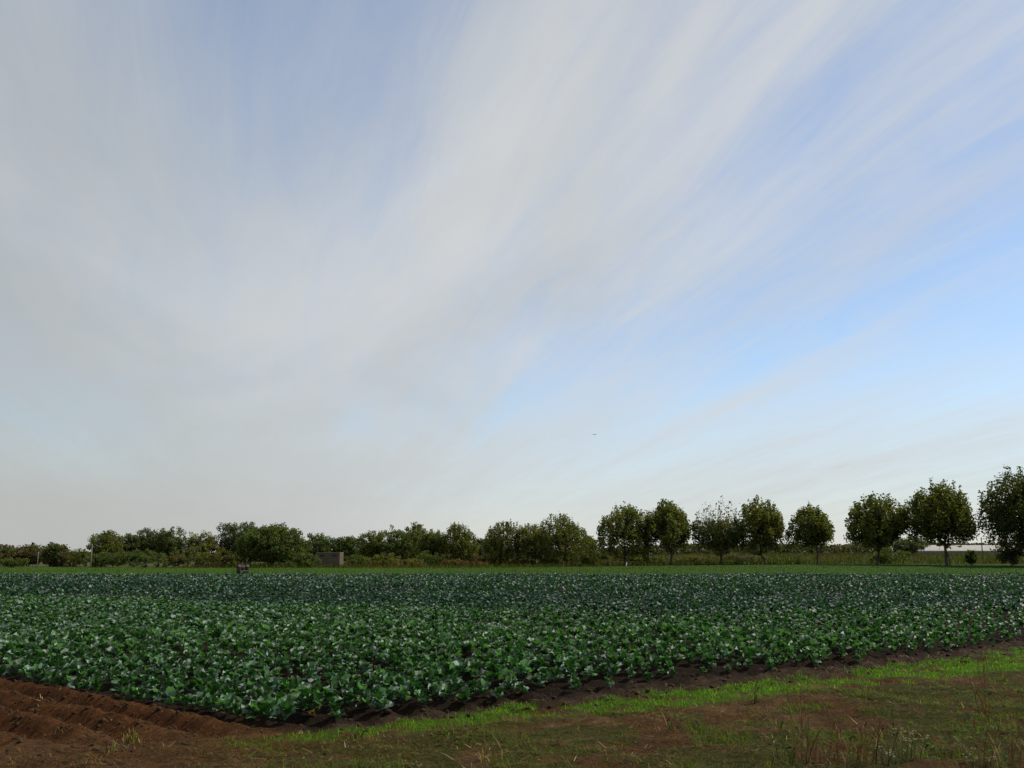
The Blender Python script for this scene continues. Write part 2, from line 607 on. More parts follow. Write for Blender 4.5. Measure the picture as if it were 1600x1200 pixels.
# dead brown grass
P = scatter(400000, -9, 18, 6.0, 24, lambda x, y: (1 - masks(x, y)[0]) * (1 - masks(x, y)[2]) * (0.25 + sstep(0.40, 0.62, fbm(x * 1.9, y * 1.9, 88))) * sstep(0.25, 1.0, np.maximum(coords(x, y)[1] - 0.07 * coords(x, y)[2] - 0.2, coords(x, y)[0])) * 0.60)
n = len(P)
cl = vary((0.105, 0.060, 0.018), n, 0.75, 0.28)
blades(P, 0.015 + 0.07 * RNG.random(n) ** 2, 0.005, RNG.uniform(0.75, 1.4, n), cl, "dead_grass", M_STRAW,
       "matted dead brown grass and roots lying over the foreground soil", "dead grass", bend=0.15)

# dry yellow grass where the furrows run out into the verge
P = scatter(90000, -6.5, 3.0, 7.5, 12.5, lambda x, y: (1 - masks(x, y)[0]) * sstep(-0.2, 0.7, np.maximum(coords(x, y)[1] - 0.3, coords(x, y)[0])) * sstep(0.45, 0.62, fbm(x * 2.2, y * 2.2, 95)) * (1 - sstep(0.5, 3.0, x)) * (1 - 0.85 * masks(x, y)[1]) * 0.7)
n = len(P)
blades(P, 0.02 + 0.08 * RNG.random(n) ** 2, 0.0045, RNG.uniform(0.8, 1.4, n), vary((0.135, 0.088, 0.026), n, 0.55, 0.2), "dry_grass", M_STRAW,
       "dry yellowish grass where the furrows run out into the verge", "dry grass", bend=0.2)

# low broad-leaved weeds among the grass
P = scatter(60000, -5, 16, 6.5, 24, lambda x, y: np.clip(masks(x, y)[3] + masks(x, y)[2], 0, 1) * sstep(0.5, 0.66, fbm(x * 1.7, y * 1.7, 97)) * 0.8)
n = len(P)
P[:, 2] += RNG.uniform(0.005, 0.05, n)
az_ = RNG.uniform(0, 6.283, n)
d1 = np.stack([np.cos(az_), np.sin(az_), RNG.uniform(-0.2, 0.7, n)], -1)
d2 = np.stack([-np.sin(az_), np.cos(az_), RNG.uniform(-0.3, 0.3, n)], -1)
sz = RNG.uniform(0.012, 0.034, n)[:, None]
V = np.stack([P, P + d1 * sz * 0.9 + d2 * sz * 0.55, P + d1 * sz * 2.0, P + d1 * sz * 0.9 - d2 * sz * 0.55], 1).reshape(-1, 3)
b = np.arange(n)[:, None] * 4
obj("low_weeds", mesh_np("low_weeds", V, tris=np.concatenate([b + np.array([0, 2, 1]), b + np.array([0, 3, 2])]), col=np.repeat(vary((0.050, 0.095, 0.012), n, 0.5, 0.25), 4, 0), mats=[M_GRASS]),
    kind="stuff", label="low broad-leaved weeds mixed into the foreground grass", category="weeds")

# pale straw slivers
P = scatter(40000, -9, 16, 6.0, 24, lambda x, y: (1 - masks(x, y)[0]) * 0.35 * sstep(0.4, 0.6, fbm(x * 1.1, y * 1.1, 91)))
n = len(P)
P[:, 2] += RNG.uniform(0.005, 0.03, n)
blades(P, 0.03 + 0.13 * RNG.random(n) ** 2.5, RNG.uniform(0.004, 0.009, n), RNG.uniform(0.9, 1.5, n), vary((0.22, 0.16, 0.075), n, 0.6, 0.12), "straw",
       M_STRAW, "pale dry straw scattered on the foreground soil", "straw", bend=0.02)

# soil crumbs along the crop edge and in the furrows
ico = [(0, 0, 1)] + [(math.cos(a) * 0.894, math.sin(a) * 0.894, 0.447) for a in np.arange(5) * 2 * math.pi / 5] \
    + [(math.cos(a + 0.628) * 0.894, math.sin(a + 0.628) * 0.894, -0.447) for a in np.arange(5) * 2 * math.pi / 5] + [(0, 0, -1)]
ico = np.array(ico)
icoT = [(0, 1 + i, 1 + (i + 1) % 5) for i in range(5)] + [(1 + i, 6 + i, 1 + (i + 1) % 5) for i in range(5)] \
    + [(1 + (i + 1) % 5, 6 + i, 6 + (i + 1) % 5) for i in range(5)] + [(11, 6 + (i + 1) % 5, 6 + i) for i in range(5)]


def clod_w(x, y):
    q, s, t, r = coords(x, y)
    edge = sstep(-0.8, 0.0, s) * (1 - sstep(0.6, 1.1, s - 0.06 * t)) * sstep(0.6, -0.1, q)
    fur = sstep(-0.4, 0.1, q) * (1 - sstep(2.5, 6, q)) * 0.7 * sstep(-1, 1, r)
    return np.clip(edge * 0.75 + fur, 0, 1) * np.clip(16 / y, 0.2, 1)


P = scatter(100000, -10, 26, 8, 34, clod_w)
n = len(P)
sz = 0.005 + 0.034 * RNG.random(n) ** 3.5
jit = 1 + 0.5 * (RNG.random((n, 12, 1)) - 0.5)
V = (P[:, None] + ico[None] * jit * (sz[:, None, None] * np.stack([RNG.uniform(0.8, 1.5, n), RNG.uniform(0.8, 1.5, n), RNG.uniform(0.5, 0.9, n)], -1)[:, None]))
T = (np.arange(n)[:, None, None] * 12 + np.array(icoT)[None]).reshape(-1, 3)
obj("soil_clods", mesh_np("soil_clods", V.reshape(-1, 3), tris=T, mats=[M_CLOD]), kind="stuff",
    label="dark crumbly soil clods along the edge of the vegetable rows", category="soil")

# ------------------------------------------------------------------ the crop
def leaf_grid(nu, nv, droop, cup, ruffle, ph, fold, asym):
    u = np.linspace(0, 1, nu)
    v = np.linspace(-1, 1, nv)
    U, Vv = np.meshgrid(u, v, indexing="ij")
    k = np.clip((U - 0.14) / 0.86, 0, 1)
    w = 0.05 + 0.36 * np.sin(math.pi * np.clip(k, 0, 0.93) ** 0.85) ** 0.75 * (k > 0) * (1 + asym * np.sign(Vv))
    edge = np.abs(Vv) ** 2
    lob = 1 + 0.10 * np.sin(7 * U + ph * 2 + 2 * Vv) * edge
    X = U * (1 - 0.15 * droop * U) * lob
    Y = Vv * w * (1 - 0.25 * fold * k)
    Z = 0.12 * U + droop * (0.35 * U - 0.62 * U ** 2) + cup * edge * w * 1.6 + fold * np.abs(Vv) * w * 0.6
    Z = Z + 1.35 * ruffle * edge * np.sin(10 * U + ph + Vv * 1.2) * k + 0.03 * np.sin(15 * U - ph + 3 * Vv) * (k > 0)
    P = np.stack([X, Y, Z], -1).reshape(-1, 3)
    i = np.arange(nu * nv).reshape(nu, nv)
    Q = np.stack([i[:-1, :-1], i[1:, :-1], i[1:, 1:], i[:-1, 1:]], -1).reshape(-1, 4)
    rib = np.exp(-(Vv * w / 0.035) ** 2) * (1 - 0.55 * U)
    return P, Q, rib.reshape(-1)


LEAF_PARAMS = [(0.55, 0.30, 0.085, 0.3, 0.1, 0.05), (0.85, 0.15, 0.120, 1.7, 0.0, -0.08), (0.30, 0.45, 0.090, 2.9, 0.2, 0.0),
               (1.10, 0.05, 0.130, 4.0, 0.0, 0.1), (0.60, 0.22, 0.140, 5.1, 0.35, -0.05), (0.15, 0.55, 0.080, 0.9, 0.1, 0.06)]
CAB_GREEN = np.array((0.019, 0.062, 0.008))
CAB_PALE = np.array((0.150, 0.210, 0.165))          # waxy grey-green bloom, with sun glints painted into the leaf colour
CAB_BLUE = np.array((0.020, 0.050, 0.034))
RIB = np.array((0.16, 0.22, 0.13))


def leaf_color(base, rib, tint):
    r = rib[:, None] * 0.45
    return base * tint * (1 - r) + RIB * r


# rosette: (azimuth, pitch, roll, length, base height, variant)
def rosette(rng, nl):
    out = []
    a0 = rng.uniform(0, 6.28)
    for i in range(nl):
        f = i / (nl - 1)
        out.append((a0 + i * 2.39996 + rng.uniform(-0.35, 0.35), math.radians(rng.uniform(12, 48) + 36 * f ** 1.3 + rng.uniform(-8, 12)),
                    rng.uniform(-0.75, 0.75), (0.180 - 0.035 * f) * rng.uniform(0.65, 1.3), 0.035 + 0.13 * f, int(rng.integers(0, 6))))
    return out


def rot_leaf(P, a, pitch, roll, ln, zb):
    c, s = math.cos(roll), math.sin(roll)
    y, z = P[:, 1] * c - P[:, 2] * s, P[:, 1] * s + P[:, 2] * c
    x = P[:, 0]
    c, s = math.cos(pitch), math.sin(pitch)
    x, z = x * c - z * s, x * s + z * c
    x = x * ln + 0.025
    y, z = y * ln, z * ln + zb
    c, s = math.cos(a), math.sin(a)
    return np.stack([x * c - y * s, x * s + y * c, z], -1)


def head_mesh(rng):
    nu, nv = 9, 5
    V, Q = [], []
    for j in range(nv):
        th = 0.12 + (math.pi * 0.72) * j / (nv - 1)
        for i in range(nu):
            a = 2 * math.pi * i / nu
            r = 0.066 * (1 + 0.14 * math.sin(2 * a + j) + 0.08 * rng.uniform(-1, 1))
            V.append((r * math.sin(th) * math.cos(a), r * math.sin(th) * math.sin(a), 0.115 + r * math.cos(th) * 0.95))
    for j in range(nv - 1):
        for i in range(nu):
            Q.append((j * nu + i, (j + 1) * nu + i, (j + 1) * nu + (i + 1) % nu, j * nu + (i + 1) % nu))
    T = [(0, i, i + 1) for i in range(1, nu - 1)]
    return np.array(V), np.array(Q), np.array(T)


# plant positions: rows along ROWDIR, starting at the headland
rng = np.random.default_rng(5)
plants = []
for row in range(0, 225):
    q0 = 0.12 - row * PITCH
    base = CORNER + NL * q0
    # step back to the row end on the headland line
    s0 = (base - CORNER) @ NH
    r0 = s0 / -(ROWDIR @ NH)
    m = np.arange(0, 118 / 0.27)
    r = r0 - 0.22 + m * 0.27 + rng.uniform(-0.06, 0.06, len(m))
    qq = rng.uniform(-0.035, 0.035, len(m))
    x = base[0] + ROWDIR[0] * r + NL[0] * qq
    y = base[1] + ROWDIR[1] * r + NL[1] * qq
    plants.append(np.stack([x, y, np.full(len(m), row), m], -1))
plants = np.concatenate(plants)
x, y = plants[:, 0], plants[:, 1]
q, s, t, r = coords(x, y)
ok = (y < CROP_END + 1.2 * (vnoise(x * 0.3, x * 0, 3) - 0.5)) & (np.abs(x) < y * 0.62 + 4) & (y > 5)
ok &= s + headwave(t) < 0.22
thin = (RNG.random(len(x)) < 0.06) | ((RNG.random(len(x)) < 0.15) & (s > -0.6) & (t > 1)) | (vnoise(x * 1.6, y * 1.6, 17) > 0.93)
thin |= (np.hypot(x, y) > 45) & (RNG.random(len(x)) < 0.42)
ok &= ~thin
plants = plants[ok]
x, y = plants[:, 0], plants[:, 1]
q, s, t, r = coords(x, y)
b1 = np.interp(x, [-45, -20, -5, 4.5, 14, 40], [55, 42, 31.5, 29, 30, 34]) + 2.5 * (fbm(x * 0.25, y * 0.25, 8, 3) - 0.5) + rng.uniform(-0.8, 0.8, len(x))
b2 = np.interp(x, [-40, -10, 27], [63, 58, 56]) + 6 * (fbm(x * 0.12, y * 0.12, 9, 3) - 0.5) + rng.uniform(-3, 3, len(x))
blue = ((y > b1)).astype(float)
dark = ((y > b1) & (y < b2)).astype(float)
vigor = 0.50 + 0.52 * fbm(x * 0.35, y * 0.35, 51, 3) + rng.uniform(-0.12, 0.12, len(x))
vigor *= 1 - 0.30 * sstep(-1.2, 0.0, s) * sstep(0, 2, t)
vigor = np.where(np.hypot(x, y) > 45, vigor * 1.2, vigor)
pz = ground_z(x, y)
rotz = rng.uniform(0, 6.283, len(x))
dist = np.hypot(x, y)
inframe = (np.abs(x) / y < 0.515)
order = np.argsort(np.where(inframe, dist, 1e6))
N_IND = 300
ind = order[:N_IND]
rest = np.setdiff1d(np.arange(len(x)), ind)

ONES = ["zeroth", "first", "second", "third", "fourth", "fifth", "sixth", "seventh", "eighth", "ninth", "tenth", "eleventh", "twelfth", "thirteenth",
        "fourteenth", "fifteenth", "sixteenth", "seventeenth", "eighteenth", "nineteenth"]
TENS = {2: "twent", 3: "thirt", 4: "fort", 5: "fift", 6: "sixt", 7: "sevent"}


def ordinal(k):
    if k < 20:
        return ONES[k]
    return TENS[k // 10] + ("ieth" if k % 10 == 0 else "y-" + ONES[k % 10])


row_no = plants[:, 2].astype(int)
rank = np.zeros(len(x), int)                            # place of each plant in its row, counted from the headland
for rw in np.unique(row_no):
    ii = np.where(row_no == rw)[0]
    rank[ii[np.argsort(plants[ii, 3])]] = np.arange(1, len(ii) + 1)

# individual plants: shared leaf meshes
leaf_meshes = []
for k, prm in enumerate(LEAF_PARAMS):
    for tint, basec in ((0.75, CAB_GREEN), (1.2, CAB_GREEN), (0.6, CAB_PALE), (1.15, CAB_PALE)):
        Pk, Qk, rib = leaf_grid(7, 5, *prm)
        cvar = basec * (1 + 0.12 * rng.uniform(-1, 1, 3))
        leaf_meshes.append(mesh_np("leaf", Pk, Qk, col=leaf_color(cvar, rib, tint), smooth=True, mats=[M_CAB]))
Pk, Qk, rib = leaf_grid(7, 5, *LEAF_PARAMS[3])
yellow_leaf = mesh_np("yellow_leaf", Pk, Qk, col=leaf_color(np.array((0.34, 0.13, 0.008)), rib * 0.5, 1.0), smooth=True, mats=[M_YELLOW])
hV, hQ, hT = head_mesh(rng)
head_m = mesh_np("head", hV, hQ, hT, col=np.tile(np.array((0.055, 0.12, 0.06)), (len(hV), 1)), smooth=True, mats=[M_CAB])
RTMPL = [rosette(rng, 16) for _ in range(14)]
from mathutils import Euler, Matrix, Vector


def leaf_matrix(a, pitch, roll, ln, zb):
    M = Matrix.Rotation(a, 4, "Z") @ Matrix.Translation((0.025, 0, zb)) @ Matrix.Rotation(-pitch, 4, "Y") @ Matrix.Rotation(roll, 4, "X")
    return M @ Matrix.Diagonal((ln, ln, ln, 1))


# photo positions of the three plants that carry a yellowed leaf
yellow_at = []
for (u, v, what) in ((490, 1112, "cabbage plant with an orange-yellow dying leaf at the near corner of the field"),
                     (626, 1072, "cabbage plant with a small orange leaf in the front rows left of centre"),
                     (793, 1080, "cabbage plant with an orange leaf low at the bare soil edge near centre")):
    dx, fy, fz = ray(u, v)
    k = (0.1 - CAM_H) / fz
    gxy = np.array((dx * k, fy * k))
    j = ind[np.argmin(np.hypot(x[ind] - gxy[0], y[ind] - gxy[1]))]
    yellow_at.append((j, what, gxy))
ymap = {j: (w, g) for j, w, g in yellow_at}
for j in ind:
    e = obj("cabbage_plant", None, loc=(x[j], y[j], pz[j] - 0.01), rot=(0, 0, rotz[j]), category="cabbage")
    e.empty_display_size = 0.1
    sc_ = vigor[j] * 1.02
    e.scale = (sc_, sc_, sc_)
    if j in ymap:
        e["label"] = ymap[j][0]
        e["group"] = "nearest cabbages of the field"
    else:
        where = "outermost row beside the furrows" if row_no[j] == 0 else ordinal(row_no[j] + 1) + " row in from the furrows"
        which = "at" if rank[j] == 1 else ordinal(rank[j]) + " from"
        e["label"] = "cabbage plant, %s the headland end of the %s" % (which, where)
        e["group"] = ("cabbages in the row beside the furrows" if row_no[j] == 0 else
                      "cabbages at the row ends" if rank[j] == 1 else "cabbages inside the nearest rows")
    tmpl = RTMPL[int(rng.integers(0, len(RTMPL)))]
    for li, (a, pi_, ro, ln, zb, kv) in enumerate(tmpl):
        o = bpy.data.objects.new("leaf", leaf_meshes[kv * 4 + int(rng.choice([0, 1, 2, 3], p=[0.27, 0.27, 0.23, 0.23]))])
        C.objects.link(o)
        o.parent = e
        o.matrix_local = leaf_matrix(a + rng.uniform(-0.2, 0.2), pi_ + rng.uniform(-0.12, 0.12), ro, ln, zb)
    if j in ymap:
        g = ymap[j][1]
        a = math.atan2(g[1] - y[j] - 0.25, g[0] - x[j]) - rotz[j]
        o = bpy.data.objects.new("leaf", yellow_leaf)
        C.objects.link(o)
        o.parent = e
        o["label"] = "orange-yellow dying outer leaf"
        o.matrix_local = leaf_matrix(a, 0.35, 0.6, 0.20, 0.05)
    o = bpy.data.objects.new("head", head_m)
    C.objects.link(o)
    o.parent = e


def plant_proto(rng, nu, nv, nl, head):
    Vs, Qs, cs, n0 = [], [], [], 0
    for (a, pi_, ro, ln, zb, kv) in rosette(rng, nl):
        P, Q, rib = leaf_grid(nu, nv, *LEAF_PARAMS[kv])
        Vs.append(rot_leaf(P, a, pi_, ro, ln, zb))
        Qs.append(Q + n0)
        cs.append(np.stack([rib * 0.45, np.full(len(P), rng.uniform(0.75, 1.25)), np.full(len(P), float(rng.random() < 0.46) * rng.uniform(0.55, 1.1))], -1))
        n0 += len(P)
    return np.concatenate(Vs), np.concatenate(Qs), np.concatenate(cs)


def tile_plants(sel, protos, label):
    which = rng.integers(0, len(protos), len(sel))
    Vo, Qo, Co, n0 = [], [], [], 0
    for k, (V, Q, cc) in enumerate(protos):
        ii = sel[which == k]
        if not len(ii):
            continue
        c, s_ = np.cos(rotz[ii])[:, None], np.sin(rotz[ii])[:, None]
        sc_ = vigor[ii][:, None]
        X = (V[None, :, 0] * c - V[None, :, 1] * s_) * sc_ + x[ii][:, None]
        Y = (V[None, :, 0] * s_ + V[None, :, 1] * c) * sc_ + y[ii][:, None]
        Z = V[None, :, 2] * sc_ + pz[ii][:, None]
        Vo.append(np.stack([X, Y, Z], -1).reshape(-1, 3))
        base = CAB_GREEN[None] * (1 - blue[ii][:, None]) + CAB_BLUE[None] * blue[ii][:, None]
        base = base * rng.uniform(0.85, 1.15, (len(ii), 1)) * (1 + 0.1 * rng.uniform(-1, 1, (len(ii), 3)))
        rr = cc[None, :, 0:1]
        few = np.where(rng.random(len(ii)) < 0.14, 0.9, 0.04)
        pk = np.where(dark[ii] > 0, few, np.where(blue[ii] > 0, 0.40, 1.0)) * (0.75 + 0.5 * sstep(8, -16, x[ii]))  # glints put into the colour: sparse in the dark band, denser leftwards
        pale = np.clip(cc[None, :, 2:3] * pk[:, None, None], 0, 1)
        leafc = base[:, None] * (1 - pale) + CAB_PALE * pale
        colr = leafc * cc[None, :, 1:2] * (1 - rr) + RIB * rr
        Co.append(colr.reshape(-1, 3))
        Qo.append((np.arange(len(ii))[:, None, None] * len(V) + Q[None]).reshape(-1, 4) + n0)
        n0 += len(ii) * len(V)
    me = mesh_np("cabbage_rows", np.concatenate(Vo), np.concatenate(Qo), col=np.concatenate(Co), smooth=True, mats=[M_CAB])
    obj("cabbage_rows", me, kind="stuff", label=label, category="cabbage field")


mid = rest[dist[rest] < 24]
farp = rest[(dist[rest] >= 24) & (dist[rest] < 45)]
farq = rest[dist[rest] >= 45]
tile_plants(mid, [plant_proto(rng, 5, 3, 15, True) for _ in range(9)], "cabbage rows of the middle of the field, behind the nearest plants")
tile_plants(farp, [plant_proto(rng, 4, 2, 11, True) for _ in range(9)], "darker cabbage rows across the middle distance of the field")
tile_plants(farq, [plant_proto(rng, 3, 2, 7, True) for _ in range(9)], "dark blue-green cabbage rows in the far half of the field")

# ------------------------------------------------------------------ trees
def make_tree(name, seed, H, W, base_h, loc, color, label, category="tree", group=None, tips=150, per_tip=42, leaf=0.30, limbs=7,
              shell=2.2, egg=0.0, lobes=0.16, clump=0.55, sparse_top=0.0, up=0.0, color2=None, mix2=0.3, trunk_r=None, dense_low=False, bark=M_BARK, shift=0.0):
    rg = np.random.default_rng(seed)
    root = obj(name, None, loc=loc, label=label, category=category)
    root.empty_display_size = 0.5
    if group:
        root["group"] = group
    hc = H - base_h
    zc = base_h + hc * 0.5
    # lumpy crown envelope
    lob_d = rg.normal(size=(7, 3))
    lob_d /= np.linalg.norm(lob_d, axis=1)[:, None]
    lob_a = rg.uniform(-1, 1, 7)

    def env(d):
        m = 1 + lobes * np.clip((np.exp(3.5 * (d @ lob_d.T - 1)) * lob_a).sum(1) * 1.8, -1, 1)
        return m
    d = rg.normal(size=(tips, 3))
    d /= np.linalg.norm(d, axis=1)[:, None]
    rr = rg.random(tips) ** (1 / shell)
    e = d * (rr * env(d))[:, None]
    widen = 1 - egg * e[:, 2]
    tipP = np.stack([e[:, 0] * W / 2 * 0.93 * widen, e[:, 1] * W / 2 * 0.93 * widen, zc + e[:, 2] * hc / 2 * 0.95], -1)
    # lopsided growth: the crown drifts sideways with height, one side lower than the other
    sx_, sy_, tl_ = rg.uniform(-1, 1, 3) * shift
    tipP[:, 0] += W * sx_ * (tipP[:, 2] / H)
    tipP[:, 1] += W * sy_ * (tipP[:, 2] / H)
    tipP[:, 2] = np.minimum(tipP[:, 2] + tl_ * tipP[:, 0] * (tipP[:, 2] < zc), H)
    # trunk and limbs
    mb = MB()
    r0 = trunk_r or 0.018 * H + 0.02
    top = base_h + hc * 0.55
    tz = np.array([-0.15, 0.12, base_h * 0.6, base_h, (base_h + top) / 2, top])
    tx = np.cumsum(rg.normal(0, 0.015 * H, 6)) * np.array([0, 0.1, 0.5, 0.8, 1, 1])
    ty = np.cumsum(rg.normal(0, 0.015 * H, 6)) * np.array([0, 0.1, 0.5, 0.8, 1, 1])
    TP = np.stack([tx, ty, tz], -1)
    mb.tube(TP, [r0 * 1.5, r0 * 1.1, r0 * 0.9, r0 * 0.8, r0 * 0.45, r0 * 0.2], 7)
    nodes = [TP[3], TP[4], TP[5]]
    for k in range(limbs):
        a = 2 * math.pi * (k + rg.uniform(-0.3, 0.3)) / limbs
        f = rg.uniform(0.0, 0.7)
        s0 = TP[3] * (1 - f) + TP[5] * f
        rad = W / 2 * rg.uniform(0.4, 0.7) * (1 - 0.4 * f)
        zend = base_h + hc * rg.uniform(0.35, 0.85)
        e0 = np.array([math.cos(a) * rad, math.sin(a) * rad, max(zend, s0[2] + 0.3)])
        tt = np.linspace(0, 1, 5)[:, None]
        mp = (s0 + e0) / 2 + np.array([math.cos(a), math.sin(a), -0.2]) * 0.12 * W * 0.5
        LP = (1 - tt) ** 2 * s0 + 2 * tt * (1 - tt) * mp + tt ** 2 * e0
        mb.tube(LP, np.linspace(r0 * 0.5, r0 * 0.14, 5), 5, cap=False)
        nodes += list(LP[1:])
    nodes = np.array(nodes)
    for p in tipP:
        dd = np.linalg.norm(nodes - p, axis=1) + 1.2 * np.clip(nodes[:, 2] - p[2], 0, None)
        s0 = nodes[np.argmin(dd)]
        mp = (s0 + p) / 2 + rg.normal(0, 0.05, 3) * np.linalg.norm(p - s0) + np.array([0, 0, -0.05 * W * 0.3])
        mb.tube([s0, mp, p], [r0 * 0.13, r0 * 0.09, r0 * 0.04], 3, cap=False)
    mb.build("trunk", bark, root, smooth=True)
    # leaves in clumps round the twig ends
    cnt = np.full(tips, per_tip)
    if sparse_top:
        cnt = np.where(tipP[:, 2] > zc + hc * 0.10, (per_tip * (1 - sparse_top)), per_tip).astype(int)
    n = int(cnt.sum())
    ti = np.repeat(np.arange(tips), cnt)
    g = np.clip(rg.normal(size=(n, 3)), -1.7, 1.7) * clump * np.array([0.55, 0.55, 0.5 + 0.45 * up])
    c = tipP[ti] + g
    if up:
        c[:, 2] += up * 0.15
        # upright leading shoots
        sh = rg.random(tips) < 0.28
        c[:, 2] += np.where(sh[ti], rg.random(n) * 0.42 * up, 0) * (e[ti, 2] > 0.1)
        c[:, :2] = np.where((sh[ti] & (e[ti, 2] > 0.1))[:, None], tipP[ti, :2] + g[:, :2] * 0.55, c[:, :2])
    c[:, 2] = np.maximum(c[:, 2], 0.1 if dense_low else base_h * 0.7)
    nrm = rg.normal(size=(n, 3)) + np.array([0, 0, 0.7])
    nrm /= np.linalg.norm(nrm, axis=1)[:, None]
    ax = np.cross(nrm, rg.normal(size=(n, 3)))
    ax /= np.linalg.norm(ax, axis=1)[:, None] + 1e-9
    ay = np.cross(nrm, ax)
    s1 = leaf * rg.uniform(0.6, 1.3, n)[:, None]
    V = np.stack([c - ax * s1 * 0.55, c + ay * s1 * 0.42 + nrm * s1 * 0.08, c + ax * s1 * 0.6, c - ay * s1 * 0.42 + nrm * s1 * 0.08], 1).reshape(-1, 3)
    b = np.arange(n)[:, None] * 4
    T = np.concatenate([b + np.array([0, 2, 1]), b + np.array([0, 3, 2])])
    cb = np.array(color)[None] * (0.75 + 0.5 * rg.random((tips, 1)))
    if color2 is not None:
        pick = rg.random(tips) < mix2
        cb = np.where(pick[:, None], np.array(color2)[None] * (0.75 + 0.5 * rg.random((tips, 1))), cb)
    cl = cb[ti] * (0.75 + 0.5 * rg.random((n, 1))) * (1 + 0.12 * rg.uniform(-1, 1, (n, 3)))
    me = mesh_np("crown", V, tris=T, col=np.repeat(np.clip(cl, 0.003, 1), 4, 0), mats=[M_TREE])
    obj("crown", me, root)
    return root


OLIVE, DKGREEN, YELGR, GREYGR = (0.080, 0.100, 0.022), (0.054, 0.080, 0.023), (0.120, 0.120, 0.024), (0.078, 0.094, 0.050)
BROWN, RUST, MIDGR = (0.100, 0.078, 0.034), (0.095, 0.046, 0.020), (0.066, 0.098, 0.024)


def place(u, vtop, wpx, d):
    X, Y, Z = at(u, vtop, d)
    zg = gz1(X, d, False)
    k = d / ray(u, vtop)[1]
    return (X, d, zg), Z - zg, wpx * k / FPX


# (x, top, width, distance, bare-trunk share, label) of the plane trees on the right, from right to left
PLANES = [
    (1597, 733, 138, 118, 0.17, "largest dark plane tree cut by the right edge of the picture", {}),
    (1470, 750, 122, 124, 0.24, "tall plane tree with straight trunk in front of the white greenhouse", {}),
    (1364, 767, 112, 128, 0.16, "broad plane tree left of the greenhouse with low hanging branches", {}),
    (1273, 782, 82, 132, 0.27, "small round plane tree standing alone on a thin bare trunk", {}),
    (1192, 779, 86, 135, 0.22, "yellowish plane tree with slanting trunk left of the lone small tree", {}),
    (1122, 783, 92, 137, 0.20, "dark plane tree with a thin half-bare top of twigs", dict(sparse_top=0.86)),
    (1045, 776, 84, 139, 0.20, "tallest plane tree of the clump right of the sky gap", {}),
    (976, 790, 82, 141, 0.20, "plane tree at the left end of the clump, beside the sky gap", {}),
    (884, 806, 76, 146, 0.16, "full plane tree with yellow-tipped crown left of the sky gap", {}),
    (834, 820, 56, 149, 0.14, "smaller plane tree squeezed between two fuller ones at centre", {}),
    (786, 818, 62, 151, 0.16, "rounded plane tree over the reddish brush near centre", {}),
    (716, 822, 58, 154, 0.12, "plane tree with upright yellow-green shoots left of the bluish gap", {}),
    (680, 824, 48, 156, 0.12, "narrow plane tree with bright gaps in its top left of centre", {}),
]
for i, (u, vt, w, d, bare, lab, kw) in enumerate(PLANES):
    loc, H, W = place(u, vt, w, d)
    yel = YELGR if i in (4, 8, 9, 11, 12) else (0.100, 0.100, 0.022)
    make_tree("plane_tree", 100 + i, H * (0.91 if i < 4 else 0.94), W * ((0.90, 0.92, 1.0, 1.06)[i] if i < 4 else 1.16), H * bare * (0.95 if i < 2 else 0.60), loc, OLIVE if i not in (0, 5) else (0.040, 0.060, 0.018), lab, group="plane trees along the far side of the field",
              tips=(760, 600, 520)[i] if i < 3 else 430, per_tip=33, leaf=min(0.025 * H + 0.03, 0.265), clump=0.042 * H, up=1.2, egg=0.12 + 0.28 * ((i * 0.618) % 1), lobes=0.34, shell=2.5, shift=0.10, color2=yel, mix2=0.35, limbs=8, **kw)

# mixed wood on the left and centre
WOOD = [
    # u, top, width, distance, colour, colour2, low, label
    (8, 855, 44, 150, BROWN, DKGREEN, 1, "brownish tree cut by the left edge of the picture"),
    (47, 853, 54, 152, BROWN, DKGREEN, 1, "dull brown-green tree in front of the thin cypresses"),
    (88, 846, 34, 147, DKGREEN, BROWN, 1, "dark green tree between the cypresses and the pale pole"),
    (168, 825, 66, 150, OLIVE, YELGR, 1, "olive tree rising right of the taller pale pole"),
    (206, 835, 36, 156, GREYGR, OLIVE, 1, "grey-green tree in the dip between two taller left trees"),
    (232, 824, 50, 158, DKGREEN, GREYGR, 1, "dark tree with rounded lumpy top at the left wood"),
    (266, 827, 54, 156, DKGREEN, OLIVE, 1, "dark spreading tree in the middle of the left wood"),
    (320, 833, 52, 158, YELGR, GREYGR, 1, "pale yellow-green thin-leaved tree of the left wood"),
    (366, 822, 46, 160, GREYGR, DKGREEN, 1, "grey-green tree with lumpy top behind the big dome"),
    (393, 821, 40, 158, DKGREEN, GREYGR, 1, "dark tree just left of the top of the big dome"),
    (428, 817, 122, 143, MIDGR, OLIVE, 2, "huge dome-shaped green tree with foliage down to the ground"),
    (496, 831, 60, 166, DKGREEN, MIDGR, 1, "dark green tree rising directly behind the grey shed"),
    (545, 833, 66, 168, DKGREEN, MIDGR, 1, "dark green tree behind and right of the grey shed"),
    (585, 834, 44, 160, OLIVE, YELGR, 1, "yellow-green tree second right of the grey shed"),
    (622, 822, 62, 158, MIDGR, OLIVE, 1, "tall leafy tree at the middle of the wood right of the shed"),
    (650, 819, 32, 164, BROWN, OLIVE, 1, "brown-topped tree poking above the wood left of centre"),
    (752, 843, 34, 176, GREYGR, DKGREEN, 1, "bluish-grey distant tree in the gap near centre"),
    (918, 838, 30, 170, GREYGR, DKGREEN, 1, "bluish-grey tree peeping out right of the yellow-tipped crown"),
    (1418, 838, 60, 190, GREYGR, DKGREEN, 1, "greyish distant tree between the two right-hand plane trees"),
]
